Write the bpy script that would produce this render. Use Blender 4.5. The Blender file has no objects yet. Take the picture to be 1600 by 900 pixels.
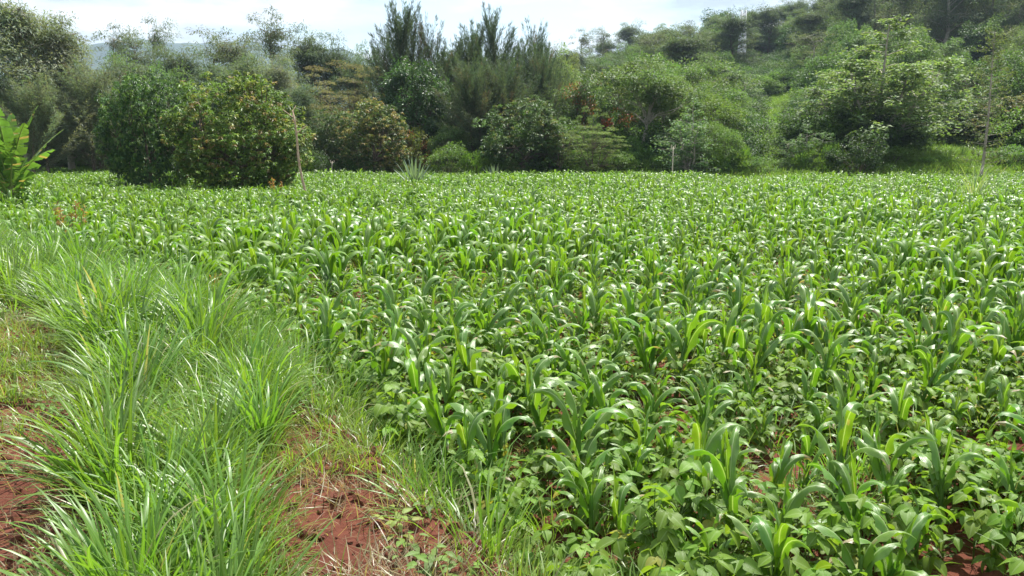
import bpy, math, random
import numpy as np
from mathutils import Vector, Matrix, noise as mnoise

R = math.radians
PI = math.pi
sc = bpy.context.scene
COL = sc.collection

# ------------------------------------------------------------------ camera
F = 1230.0                 # focal length in photo pixels (1600 wide)
EYE = 1.66
HORIZON = 238.0
PITCH = math.atan((450 - HORIZON) / F)
cam_d = bpy.data.cameras.new("camera")
cam = bpy.data.objects.new("camera", cam_d)
COL.objects.link(cam)
cam_d.sensor_width = 36
cam_d.lens = 36 * F / 1600
cam_d.clip_start = 0.05
cam_d.clip_end = 8000
cam.location = (0, 0, EYE)
cam.rotation_euler = (PI / 2 - PITCH, 0, 0)
sc.camera = cam

# ------------------------------------------------------------------ world and sun
SUN_EL, SUN_AZ = R(64), R(32)      # azimuth clockwise from +Y (straight ahead)
w = bpy.data.worlds.new("World"); sc.world = w; w.use_nodes = True
nt = w.node_tree; nt.nodes.clear()
def N(nt, t, **k):
    n = nt.nodes.new(t)
    for a, b in k.items(): setattr(n, a, b)
    return n
out = N(nt, 'ShaderNodeOutputWorld')
bg = N(nt, 'ShaderNodeBackground'); bg.inputs['Strength'].default_value = 0.11
sky = N(nt, 'ShaderNodeTexSky', sky_type='NISHITA')
sky.sun_disc = False; sky.sun_elevation = SUN_EL; sky.sun_rotation = SUN_AZ
sky.air_density = 1.2; sky.dust_density = 1.2; sky.ozone_density = 1.0
tc = N(nt, 'ShaderNodeTexCoord')
mp = N(nt, 'ShaderNodeMapping'); mp.inputs['Scale'].default_value = (1.0, 1.0, 4.5)
mp.inputs['Location'].default_value = (0.35, 0.1, 0.22)
no = N(nt, 'ShaderNodeTexNoise'); no.inputs['Scale'].default_value = 3.1; no.inputs['Detail'].default_value = 7
no.inputs['Roughness'].default_value = 0.52
cr = N(nt, 'ShaderNodeValToRGB'); cr.color_ramp.elements[0].position = 0.39; cr.color_ramp.elements[1].position = 0.49
no2 = N(nt, 'ShaderNodeTexNoise'); no2.inputs['Scale'].default_value = 5.0; no2.inputs['Detail'].default_value = 6
cr2 = N(nt, 'ShaderNodeValToRGB')
cr2.color_ramp.elements[0].position = 0.40; cr2.color_ramp.elements[0].color = (2.5, 2.8, 3.3, 1)
cr2.color_ramp.elements[1].position = 0.57; cr2.color_ramp.elements[1].color = (6.2, 6.25, 6.3, 1)
mx = N(nt, 'ShaderNodeMix', data_type='RGBA')
L = nt.links.new
L(tc.outputs['Generated'], mp.inputs['Vector']); L(mp.outputs[0], no.inputs['Vector']); L(mp.outputs[0], no2.inputs['Vector'])
L(no.outputs['Fac'], cr.inputs[0]); L(no2.outputs['Fac'], cr2.inputs[0])
L(cr.outputs[0], mx.inputs['Factor']); L(sky.outputs[0], mx.inputs['A']); L(cr2.outputs[0], mx.inputs['B'])
L(mx.outputs['Result'], bg.inputs['Color']); L(bg.outputs[0], out.inputs['Surface'])
sd = bpy.data.lights.new("sun", 'SUN'); sd.energy = 5.0; sd.angle = R(0.55); sd.color = (1.0, 0.96, 0.89)
so = bpy.data.objects.new("sun", sd); COL.objects.link(so)
dsun = Vector((math.sin(SUN_AZ) * math.cos(SUN_EL), math.cos(SUN_AZ) * math.cos(SUN_EL), math.sin(SUN_EL)))
so.rotation_euler = dsun.to_track_quat('Z', 'Y').to_euler()
so.location = (0, 0, 600)
sc.view_settings.view_transform = 'Standard'; sc.view_settings.look = 'None'
sc.view_settings.gamma = 1.0; sc.view_settings.use_curve_mapping = False
sc.view_settings.exposure = 1.05
sc.cycles.max_bounces = 8; sc.cycles.transmission_bounces = 6; sc.cycles.diffuse_bounces = 4
sc.cycles.transparent_max_bounces = 8; sc.cycles.volume_bounces = 0

# ------------------------------------------------------------------ helpers
rng = np.random.default_rng(11)
random.seed(5)

class Geo:
    """collects vertices and faces of 3 or 4 corners, each face with a colour and each vertex with a uv"""
    def __init__(s): s.v = []; s.uv = []; s.f = []; s.c = []; s.n = 0
    def add(s, v, f, c, uv=None):
        v = np.asarray(v, float).reshape(-1, 3); f = np.asarray(f, np.int64)
        s.v.append(v); s.f.append(f + s.n); s.n += len(v)
        c = np.asarray(c, float)
        if c.ndim == 1: c = np.tile(c, (len(f), 1))
        s.c.append(c)
        s.uv.append(np.zeros((len(v), 2)) if uv is None else np.asarray(uv, float).reshape(-1, 2))
    def mesh(s, name, mat, smooth=True):
        me = bpy.data.meshes.new(name)
        v = np.concatenate(s.v); uv = np.concatenate(s.uv); c = np.concatenate(s.c)
        lens = np.concatenate([np.full(len(f), f.shape[1]) for f in s.f])
        loops = np.concatenate([f.ravel() for f in s.f])
        me.vertices.add(len(v)); me.vertices.foreach_set('co', v.astype(np.float32).ravel())
        me.loops.add(len(loops)); me.loops.foreach_set('vertex_index', loops.astype(np.int32))
        me.polygons.add(len(lens))
        st = np.zeros(len(lens), np.int32); st[1:] = np.cumsum(lens)[:-1]
        me.polygons.foreach_set('loop_start', st)
        me.polygons.foreach_set('use_smooth', np.full(len(lens), smooth))
        a = me.attributes.new('col', 'FLOAT_COLOR', 'FACE')
        c4 = np.ones((len(c), 4), np.float32); c4[:, :3] = c; a.data.foreach_set('color', c4.ravel())
        u = me.uv_layers.new(name='uv'); u.data.foreach_set('uv', uv[loops].astype(np.float32).ravel())
        me.materials.append(mat); me.update(calc_edges=True); me.validate()
        return me

def link(name, me, parent=None):
    o = bpy.data.objects.new(name, me); COL.objects.link(o)
    if parent is not None: o.parent = parent
    return o
def thing(name, label, cat, loc=(0, 0, 0), rz=0.0, scale=1.0, group=None, me=None):
    o = link(name, me); o.location = loc; o.rotation_euler = (0, 0, rz)
    o.scale = scale if hasattr(scale, '__len__') else (scale,) * 3
    o['label'] = label; o['category'] = cat
    if group: o['group'] = group
    return o
def kind(o, k, label=None):
    o['kind'] = k
    if label: o['label'] = label
    return o

def lerp(a, b, t): return a + (b - a) * t
def sm(t): t = np.clip(t, 0, 1); return t * t * (3 - 2 * t)
def unit(v): v = np.asarray(v, float); return v / (np.linalg.norm(v, axis=-1, keepdims=True) + 1e-9)

# cheap 2d value noise
_tab = np.random.default_rng(3).random((256, 256))
def vn(x, y):
    xi = np.floor(x).astype(int); yi = np.floor(y).astype(int); fx = sm(x - xi); fy = sm(y - yi)
    g = lambda a, b: _tab[a % 256, b % 256]
    return lerp(lerp(g(xi, yi), g(xi + 1, yi), fx), lerp(g(xi, yi + 1), g(xi + 1, yi + 1), fx), fy)
def fbm(x, y, o=4):
    s = 0; a = .5
    for k in range(o): s = s + a * (vn(x * 2 ** k + 17.3 * k, y * 2 ** k + 5.1 * k) - .5); a *= .5
    return s

# ------------------------------------------------------------------ terrain
# the edge of the maize field along the grass bank, x as a function of y
_by = [-20, 0, 2.2, 3.2, 4.2, 5.6, 8.6, 12.8, 23, 45, 75]
_bx = [8, 1.3, .35, -.22, -.80, -1.5, -3.7, -8.2, -15.2, -27, -45]
def edge_x(y): return np.interp(y, _by, _bx)
def far_y(x): return np.interp(x, [-45, -8, 2, 60], [62, 56, 43, 41])
def in_field(x, y): return (x > edge_x(y)) & (y < far_y(x) + 5 * (vn(x * .22 + 3, y * .0 + 1) - .5)) & ~(((x + 13.0) / 5.0) ** 2 + ((y - 32.0) / 2.6) ** 2 < 1)
def hill_h(x): return np.interp(x, [-120, -45, 0, 25, 60, 120, 260], [0, .5, 9, 17, 24, 34, 36])
def height(x, y):
    x = np.asarray(x, float); y = np.asarray(y, float)
    t = sm((y - 47) / 165) * .72 + .28 * np.clip((y - 47) / 150, 0, 1)
    z = hill_h(x * 200 / np.maximum(y, 120)) * t
    z = z * (1 - sm((y - 260) / 300))
    z = z + 1.2 * fbm(x / 14, y / 14) * sm((y - 46) / 30)
    z = z + 1.25 * sm((y - 42.5) / 7) * sm((x - 12) / 9)
    e = edge_x(y) - x                                  # >0 on the bank
    z = z + .16 * sm((e + .15) / .35) * (y < 40)
    near = 1 - sm((np.hypot(x, y) - 10) / 14)
    rough = np.where(e > 0, 1.0, .8)
    z = z + near * rough * (.10 * fbm(x * 1.3, y * 1.3) + .07 * fbm(x * 6, y * 6) + .045 * np.abs(fbm(x * 19, y * 19)))
    return z

# ------------------------------------------------------------------ materials
def newmat(name):
    m = bpy.data.materials.new(name); m.use_nodes = True; m.node_tree.nodes.clear(); return m
def leaf_mat(name, rough=.45, spec=.5, transl=.35, midrib=0.0, veins=0.0, tgain=(1.15, 1.15, .5), var=.22):
    m = newmat(name); t = m.node_tree; L = t.links.new
    o = N(t, 'ShaderNodeOutputMaterial'); at = N(t, 'ShaderNodeAttribute', attribute_name='col')
    oi = N(t, 'ShaderNodeObjectInfo'); hs = N(t, 'ShaderNodeHueSaturation')
    mr = N(t, 'ShaderNodeMapRange'); mr.inputs['To Min'].default_value = 1 - var; mr.inputs['To Max'].default_value = 1 + var
    L(oi.outputs['Random'], mr.inputs['Value']); L(mr.outputs[0], hs.inputs['Value']); L(at.outputs['Color'], hs.inputs['Color'])
    mh = N(t, 'ShaderNodeMapRange'); mh.inputs['To Min'].default_value = .488; mh.inputs['To Max'].default_value = .508
    fr = N(t, 'ShaderNodeMath', operation='FRACT'); mu = N(t, 'ShaderNodeMath', operation='MULTIPLY'); mu.inputs[1].default_value = 7.31
    L(oi.outputs['Random'], mu.inputs[0]); L(mu.outputs[0], fr.inputs[0]); L(fr.outputs[0], mh.inputs['Value']); L(mh.outputs[0], hs.inputs['Hue'])
    col = hs.outputs['Color']
    b = N(t, 'ShaderNodeBsdfPrincipled'); b.inputs['Roughness'].default_value = rough; b.inputs['Specular IOR Level'].default_value = spec
    if midrib or veins:
        uv = N(t, 'ShaderNodeUVMap'); uv.uv_map = 'uv'; sx = N(t, 'ShaderNodeSeparateXYZ'); L(uv.outputs[0], sx.inputs[0])
    if midrib:
        sb = N(t, 'ShaderNodeMath', operation='SUBTRACT'); sb.inputs[1].default_value = .5; L(sx.outputs[0], sb.inputs[0])
        ab = N(t, 'ShaderNodeMath', operation='ABSOLUTE'); L(sb.outputs[0], ab.inputs[0])
        rp = N(t, 'ShaderNodeMapRange'); rp.inputs['From Min'].default_value = .025; rp.inputs['From Max'].default_value = .075
        rp.inputs['To Min'].default_value = midrib; rp.inputs['To Max'].default_value = 0; L(ab.outputs[0], rp.inputs['Value'])
        mx = N(t, 'ShaderNodeMix', data_type='RGBA'); mx.inputs['B'].default_value = (.32, .42, .2, 1)
        L(rp.outputs[0], mx.inputs['Factor']); L(col, mx.inputs['A']); col = mx.outputs['Result']
    if veins:
        wv = N(t, 'ShaderNodeMath', operation='MULTIPLY'); wv.inputs[1].default_value = 75.0; L(sx.outputs[0], wv.inputs[0])
        sn = N(t, 'ShaderNodeMath', operation='SINE'); L(wv.outputs[0], sn.inputs[0])
        nn = N(t, 'ShaderNodeTexNoise'); nn.inputs['Scale'].default_value = 9; nn.inputs['Detail'].default_value = 3
        tcn = N(t, 'ShaderNodeTexCoord'); L(tcn.outputs['Object'], nn.inputs['Vector'])
        ad = N(t, 'ShaderNodeMath', operation='MULTIPLY_ADD'); ad.inputs[1].default_value = .25
        n5 = N(t, 'ShaderNodeMath', operation='MULTIPLY'); n5.inputs[1].default_value = 3.0; L(nn.outputs['Fac'], n5.inputs[0])
        L(sn.outputs[0], ad.inputs[0]); L(n5.outputs[0], ad.inputs[2])
        bp = N(t, 'ShaderNodeBump'); bp.inputs['Strength'].default_value = veins; bp.inputs['Distance'].default_value = .004
        L(ad.outputs[0], bp.inputs['Height']); L(bp.outputs[0], b.inputs['Normal'])
        mb = N(t, 'ShaderNodeMapRange'); mb.inputs['From Min'].default_value = .3; mb.inputs['From Max'].default_value = .7
        mb.inputs['To Min'].default_value = .82; mb.inputs['To Max'].default_value = 1.18; L(nn.outputs['Fac'], mb.inputs['Value'])
        ml = N(t, 'ShaderNodeMix', data_type='RGBA', blend_type='MULTIPLY'); ml.inputs['Factor'].default_value = 1
        L(col, ml.inputs['A']); L(mb.outputs[0], ml.inputs['B']); col = ml.outputs['Result']
    L(col, b.inputs['Base Color'])
    if transl:
        tr = N(t, 'ShaderNodeBsdfTranslucent'); mg = N(t, 'ShaderNodeMix', data_type='RGBA', blend_type='MULTIPLY'); mg.inputs['Factor'].default_value = 1
        mg.inputs['B'].default_value = (tgain[0] * 2.0, tgain[1] * 2.0, tgain[2] * 2.0, 1); L(col, mg.inputs['A']); L(mg.outputs['Result'], tr.inputs['Color'])
        ms = N(t, 'ShaderNodeMixShader'); ms.inputs[0].default_value = transl
        L(b.outputs[0], ms.inputs[1]); L(tr.outputs[0], ms.inputs[2]); L(ms.outputs[0], o.inputs['Surface'])
    else: L(b.outputs[0], o.inputs['Surface'])
    return m
M_MAIZE = leaf_mat('maize_leaf', .38, .85, .32, midrib=.75, veins=.28, var=.12)
M_MAIZE_FAR = leaf_mat('far_maize_leaf', .52, .45, .32, var=.14)
M_BEAN = leaf_mat('bean_leaf', .45, .34, .32, midrib=.25, veins=.35, var=.15)
M_GRASS = leaf_mat('grass_blade', .40, .55, .34, midrib=.35, var=.15)
M_TREE = leaf_mat('tree_leaf', .58, .25, .30, var=.12)
M_SHINY = leaf_mat('glossy_tree_leaf', .50, .42, .26, var=.10)
M_DULL = leaf_mat('needle_leaf', .7, .25, .28, var=.10)

def noisy_mat(name, c1, c2, scale, rough=.85, bump=.3, dist=.02, c3=None, detail=6):
    m = newmat(name); t = m.node_tree; L = t.links.new
    o = N(t, 'ShaderNodeOutputMaterial'); b = N(t, 'ShaderNodeBsdfPrincipled'); b.inputs['Roughness'].default_value = rough
    b.inputs['Specular IOR Level'].default_value = .25
    tc = N(t, 'ShaderNodeTexCoord'); n = N(t, 'ShaderNodeTexNoise'); n.inputs['Scale'].default_value = scale; n.inputs['Detail'].default_value = detail
    L(tc.outputs['Object'], n.inputs['Vector'])
    r = N(t, 'ShaderNodeValToRGB'); e = r.color_ramp.elements
    e[0].position = .32; e[0].color = (*c1, 1); e[1].position = .68; e[1].color = (*c2, 1)
    if c3: q = r.color_ramp.elements.new(.5); q.color = (*c3, 1)
    L(n.outputs['Fac'], r.inputs[0]); L(r.outputs[0], b.inputs['Base Color'])
    bp = N(t, 'ShaderNodeBump'); bp.inputs['Strength'].default_value = bump; bp.inputs['Distance'].default_value = dist
    L(n.outputs['Fac'], bp.inputs['Height']); L(bp.outputs[0], b.inputs['Normal']); L(b.outputs[0], o.inputs['Surface'])
    return m
M_BARK = noisy_mat('brown_bark', (.07, .05, .035), (.17, .13, .1), 9)
M_BARKP = noisy_mat('pale_bark', (.24, .21, .17), (.42, .38, .32), 5)
M_WOOD = noisy_mat('weathered_pole', (.30, .21, .14), (.46, .35, .25), 12)
M_POST = noisy_mat('pale_post', (.42, .36, .27), (.6, .54, .42), 8)
M_CLOD = noisy_mat('soil_clod', (.09, .03, .018), (.17, .064, .04), 30, .95, .5, .01)
M_WHITE = noisy_mat('white_plaster', (.62, .63, .64), (.75, .76, .77), 3, .7, .05)
M_ROOF = noisy_mat('grey_roof_sheet', (.36, .39, .43), (.48, .52, .56), 3, .45, .05)
M_STEEL = noisy_mat('pale_steel', (.5, .52, .55), (.64, .66, .68), 6, .5, .05)

def ground_mat():
    m = newmat('red_soil_and_grass'); t = m.node_tree; L = t.links.new
    o = N(t, 'ShaderNodeOutputMaterial'); b = N(t, 'ShaderNodeBsdfPrincipled'); b.inputs['Roughness'].default_value = .95
    b.inputs['Specular IOR Level'].default_value = .15
    tc = N(t, 'ShaderNodeTexCoord')
    n1 = N(t, 'ShaderNodeTexNoise'); n1.inputs['Scale'].default_value = 1.7; n1.inputs['Detail'].default_value = 8; n1.inputs['Roughness'].default_value = .62
    n2 = N(t, 'ShaderNodeTexNoise'); n2.inputs['Scale'].default_value = 28; n2.inputs['Detail'].default_value = 8; n2.inputs['Roughness'].default_value = .65
    for n in (n1, n2): L(tc.outputs['Object'], n.inputs['Vector'])
    r1 = N(t, 'ShaderNodeValToRGB'); e = r1.color_ramp.elements
    e[0].position = .33; e[0].color = (.072, .023, .014, 1); e[1].position = .7; e[1].color = (.185, .072, .044, 1)
    q = e.new(.52); q.color = (.125, .042, .026, 1)
    ad = N(t, 'ShaderNodeMath', operation='MULTIPLY_ADD'); ad.inputs[1].default_value = .55
    m2 = N(t, 'ShaderNodeMath', operation='MULTIPLY'); m2.inputs[1].default_value = .45
    L(n2.outputs['Fac'], m2.inputs[0]); L(n1.outputs['Fac'], ad.inputs[0]); L(m2.outputs[0], ad.inputs[2]); L(ad.outputs[0], r1.inputs[0])
    n3 = N(t, 'ShaderNodeTexNoise'); n3.inputs['Scale'].default_value = .35; n3.inputs['Detail'].default_value = 8
    L(tc.outputs['Object'], n3.inputs['Vector'])
    r2 = N(t, 'ShaderNodeValToRGB'); e = r2.color_ramp.elements
    e[0].position = .35; e[0].color = (.05, .1, .018, 1); e[1].position = .68; e[1].color = (.12, .2, .035, 1)
    L(n3.outputs['Fac'], r2.inputs[0])
    at = N(t, 'ShaderNodeAttribute', attribute_name='col'); sx = N(t, 'ShaderNodeSeparateColor'); L(at.outputs['Color'], sx.inputs[0])
    mx = N(t, 'ShaderNodeMix', data_type='RGBA'); L(sx.outputs[0], mx.inputs['Factor']); L(r1.outputs[0], mx.inputs['A']); L(r2.outputs[0], mx.inputs['B'])
    L(mx.outputs['Result'], b.inputs['Base Color'])
    bp = N(t, 'ShaderNodeBump'); bp.inputs['Strength'].default_value = .9; bp.inputs['Distance'].default_value = .02
    L(n2.outputs['Fac'], bp.inputs['Height']); L(bp.outputs[0], b.inputs['Normal']); L(b.outputs[0], o.inputs['Surface'])
    return m
M_GROUND = ground_mat()

# ------------------------------------------------------------------ ground sheet and far mountain
def build_ground():
    nr, na = 300, 640
    r = np.concatenate([[0.0], .5 * (2900 / .5) ** (np.arange(nr) / (nr - 1))])
    a = np.linspace(0, 2 * PI, na, endpoint=False)
    rr, aa = np.meshgrid(r[1:], a, indexing='ij')
    x = (rr * np.sin(aa)).ravel(); y = (rr * np.cos(aa)).ravel()
    z = height(x, y)
    v = np.column_stack([x, y, z]); v = np.vstack([v, [[0, 0, float(height(0, 0))]]])
    i = np.arange(nr - 1)[:, None] * na; j = np.arange(na)[None, :]; j2 = (j + 1) % na
    f = np.stack([i + j, i + na + j, i + na + j2, i + j2], -1).reshape(-1, 4)
    g = Geo()
    cx = v[f].mean(1)
    gr = (~in_field(cx[:, 0], cx[:, 1]) & (cx[:, 1] > 14)).astype(float)
    gr = np.maximum(gr, sm((np.hypot(cx[:, 0], cx[:, 1]) - 60) / 5))
    c = np.column_stack([gr, gr, gr])
    g.add(v, f, c)
    k = np.arange(na); g.f.append(np.column_stack([np.full(na, len(v) - 1), k, (k + 1) % na])); g.c.append(np.zeros((na, 3)))
    return kind(link('ground', g.mesh('ground', M_GROUND)), 'structure', 'red soil ground of the field, path and bank, running up the wooded hill')
build_ground()

def forest_mat():
    return noisy_mat('far_forest', (.010, .024, .012), (.04, .07, .028), .03, .95, .0, .0, (.018, .04, .016), 9)
def build_mountain():
    nx, ny = 260, 60
    xs = np.linspace(-2300, 900, nx); ys = np.linspace(1500, 2450, ny)
    X, Y = np.meshgrid(xs, ys, indexing='ij')
    # crest elevation read along the photo, in metres at 2 km
    top = np.interp(xs, [-2300, -1500, -1100, -780, -640, -420, -330, -200, -60, 100, 900], [310, 284, 274, 270, 268, 248, 212, 150, 90, 55, 40])
    prof = sm((Y - 1500) / 520) * (1 - .5 * sm((Y - 2080) / 370))
    Z = top[:, None] * prof + 34 * fbm(X / 130, Y / 130, 5) * prof + 11 * fbm(X / 22, Y / 22, 3) * prof - 1
    v = np.column_stack([X.ravel(), Y.ravel(), Z.ravel()])
    i = np.arange(nx - 1)[:, None] * ny; j = np.arange(ny - 1)[None, :]
    f = np.stack([i + j, i + ny + j, i + ny + j + 1, i + j + 1], -1).reshape(-1, 4)
    g = Geo(); g.add(v, f, (1, 1, 1))
    return kind(link('mountain', g.mesh('mountain', forest_mat())), 'structure', 'long blue forested mountain ridge far behind the trees at the left')
build_mountain()

# ------------------------------------------------------------------ shapes
def tube(g, pts, rad, c, sides=6, cap=False):
    pts = np.asarray(pts, float); n = len(pts); rad = np.broadcast_to(rad, n)
    d = np.gradient(pts, axis=0); d = unit(d)
    up = np.array([0, 0, 1.0]) if abs(d[0][2]) < .9 else np.array([1.0, 0, 0])
    a = unit(np.cross(d, up)); b = np.cross(d, a)
    t = np.linspace(0, 2 * PI, sides, endpoint=False)
    v = pts[:, None] + rad[:, None, None] * (a[:, None] * np.cos(t)[None, :, None] + b[:, None] * np.sin(t)[None, :, None])
    i = np.arange(n - 1)[:, None] * sides; j = np.arange(sides)[None]; j2 = (j + 1) % sides
    f = np.stack([i + j, i + j2, i + sides + j2, i + sides + j], -1).reshape(-1, 4)
    g.add(v.reshape(-1, 3), f, c)
    if cap:
        k = np.arange(1, sides - 1); s = (n - 1) * sides + g.n - n * sides
        g.f.append(np.column_stack([np.full(len(k), s), s + k, s + k + 1])); g.c.append(np.tile(np.asarray(c, float), (len(k), 1)))

def ribbon(g, root, az, L, W, a0, bend, c, n=10, cols=4, fold=.5, wave=0., twist=0., prof=None, side=0., bpow=1.6, rise=0.):
    """a long leaf: rises at a0 from the vertical and arches over; folded about its midrib, margins waved"""
    s = np.linspace(0, 1, n + 1)
    th = a0 + bend * s ** bpow
    ds = L / n
    r = np.concatenate([[0], np.cumsum(np.sin((th[1:] + th[:-1]) / 2) * ds)])
    z = np.concatenate([[0], np.cumsum(np.cos((th[1:] + th[:-1]) / 2) * ds)])
    azs = az + side * s ** 1.5
    ca, sa = np.cos(azs), np.sin(azs)
    # integrate sideways bend too
    dr = np.diff(r); x = np.concatenate([[0], np.cumsum(dr * ca[1:])]); y = np.concatenate([[0], np.cumsum(dr * sa[1:])])
    P = np.column_stack([x, y, z]) + np.asarray(root)
    T = np.column_stack([np.sin(th) * ca, np.sin(th) * sa, np.cos(th)])
    Sd = np.column_stack([-sa, ca, np.zeros_like(ca)])
    Nm = np.cross(T, Sd)
    tw = twist * s ** 1.3
    S2 = Sd * np.cos(tw)[:, None] + Nm * np.sin(tw)[:, None]; N2 = -Sd * np.sin(tw)[:, None] + Nm * np.cos(tw)[:, None]
    if prof is None: prof = ([0, .12, .35, .65, .88, 1], [.5, .8, 1, .8, .38, .03])
    wd = W * np.interp(s, *prof)
    u = np.linspace(-1, 1, cols + 1)
    fo = fold * (1 - .55 * s)
    ph = az * 3.1
    off = (np.abs(u)[None, :] * np.sin(fo)[:, None]) * wd[:, None] / 2
    wv = wave * np.sin(s * 17 + ph)[:, None] * np.abs(u)[None, :] ** 2 * np.sign(u)[None, :] * (s * (1 - s) * 4)[:, None]
    wv2 = wave * .8 * np.sin(s * 13 + ph * 1.7)[:, None] * np.abs(u)[None, :] ** 2 * (s * (1 - s) * 4)[:, None]
    V = P[:, None] + S2[:, None] * (u[None, :] * np.cos(fo)[:, None] * wd[:, None] / 2)[..., None] - N2[:, None] * (off + wv + wv2)[..., None]
    m = cols + 1
    i = np.arange(n)[:, None] * m; j = np.arange(cols)[None]
    f = np.stack([i + j, i + j + 1, i + m + j + 1, i + m + j], -1).reshape(-1, 4)
    uv = np.stack(np.broadcast_arrays((u[None] + 1) / 2, s[:, None]), -1).reshape(-1, 2)
    g.add(V.reshape(-1, 3), f, c, uv)

def cvar(c, r, v=.15, h=.06):
    c = np.asarray(c, float) * (1 + r.uniform(-v, v)); return c * (1 + r.uniform(-h, h, 3))

# ------------------------------------------------------------------ maize
MAIZE_C = np.array([.092, .195, .016])
def maize_proto(seed, lod=0):
    """returns [(part name, Geo)] for one young maize plant, about 0.62 m tall"""
    r = np.random.default_rng(seed)
    parts = []
    H = r.uniform(.26, .40)
    lean = r.uniform(-.05, .05, 2)
    n = 6
    zs = np.linspace(-.03, H, n); wob = np.column_stack([lean[0] * (zs / H) ** 2, lean[1] * (zs / H) ** 2, zs])
    g = Geo(); tube(g, wob, np.linspace(.016, .012, n), (.085, .18, .03), 6 if lod == 0 else 4)
    g.uv = [np.full((len(v), 2), .25) for v in g.v]
    parts.append(('stalk', g))
    nl = int(r.integers(7, 10)) if lod == 0 else 8
    plane = r.uniform(0, PI)
    for k in range(nl):
        t = k / (nl - 1)
        az = plane + PI * (k % 2) + r.normal(0, .38)
        z0 = lerp(.04, H * .97, t ** .9)
        base = np.array([np.interp(z0, zs, wob[:, 0]), np.interp(z0, zs, wob[:, 1]), z0])
        Lf = np.interp(t, [0, .25, .6, .85, 1], [.20, .33, .42, .37, .26]) * r.uniform(.85, 1.15)
        W = np.interp(t, [0, .3, .65, .9, 1], [.040, .064, .080, .070, .042]) * r.uniform(.88, 1.12)
        a0 = np.interp(t, [0, .5, .85, 1], [.62, .36, .20, .06]) * r.uniform(.6, 1.35)
        bend = np.interp(t, [0, .5, .85, 1], [1.7, 2.5, 2.4, .7]) * r.uniform(.65, 1.2)
        g = Geo()
        c = cvar(MAIZE_C, r, .12, .05)
        if t < .12 and r.random() < .5: c = np.array([.16, .17, .03])
        if t > .8: c = c * np.array([1.25, 1.12, 1.0])
        W *= .93 if lod == 0 else 1.12
        if lod == 0:
            c = np.tile(c, (44, 1))
            if t < .6 and r.random() < .5:
                kb = int(r.integers(1, 3)); c[-4 * kb:] = np.array([.26, .20, .09]) * r.uniform(.7, 1.1)
            if r.random() < .3:
                q = int(r.integers(3, 40)); c[q:q + 1] = (.22, .22, .07)
        ribbon(g, base, az, Lf, W, a0, bend, c, n=11 if lod == 0 else 6, cols=4 if lod == 0 else 2,
               fold=np.interp(t, [0, .8, 1], [.75, .95, 1.25]), wave=.013 if lod == 0 else .005, twist=r.normal(0, .75), side=r.normal(0, .45), bpow=r.uniform(1.3, 3.4),
               prof=([0, .1, .35, .62, .85, 1], [.70, .85, 1, .90, .5, .03]))
        parts.append(('leaf', g))
    return parts
N_PROTO = 14
maize_parts = []
for k in range(N_PROTO):
    ps = maize_proto(100 + k)
    maize_parts.append([(n, g.mesh('maize_' + n, M_MAIZE)) for n, g in ps])
def joined(parts, name, mat):
    G = Geo()
    for _, g in parts:
        for v, f, c, uv in zip(g.v, g.f, g.c, g.uv): pass
        b = G.n
        for v, uv in zip(g.v, g.uv): G.v.append(v); G.uv.append(uv)
        for f, c in zip(g.f, g.c): G.f.append(f + b); G.c.append(c)
        G.n += g.n
    return G.mesh(name, mat)
maize_joined = [joined(maize_proto(300 + k, 1), 'maize_plant_far', M_MAIZE_FAR if k % 2 else M_MAIZE) for k in range(8)]

# ------------------------------------------------------------------ beans
BEAN_C = np.array([.115, .205, .022])
def leaflet(g, base, d, L, W, c, droop=.25, fold=.25, cols=2, n=4, nrm=None):
    d = unit(d); up = np.array([0, 0, 1.0]) if nrm is None else unit(nrm)
    s_ = unit(np.cross(d, up)); up = np.cross(s_, d)
    s = np.linspace(0, 1, n + 1)
    wd = W * np.interp(s, [0, .17, .4, .65, .85, 1], [.42, .92, 1, .78, .38, .02])
    P = np.asarray(base) + d[None] * (L * s)[:, None] - up[None] * (droop * L * s ** 2)[:, None]
    u = np.linspace(-1, 1, cols + 1)
    V = P[:, None] + s_[None, None] * (u[None] * wd[:, None] / 2)[..., None] + up[None, None] * (np.abs(u)[None] * wd[:, None] / 2 * fold)[..., None]
    m = cols + 1; i = np.arange(n)[:, None] * m; j = np.arange(cols)[None]
    f = np.stack([i + j, i + j + 1, i + m + j + 1, i + m + j], -1).reshape(-1, 4)
    uv = np.stack(np.broadcast_arrays((u[None] + 1) / 2, s[:, None]), -1).reshape(-1, 2)
    g.add(V.reshape(-1, 3), f, c, uv)
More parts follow.
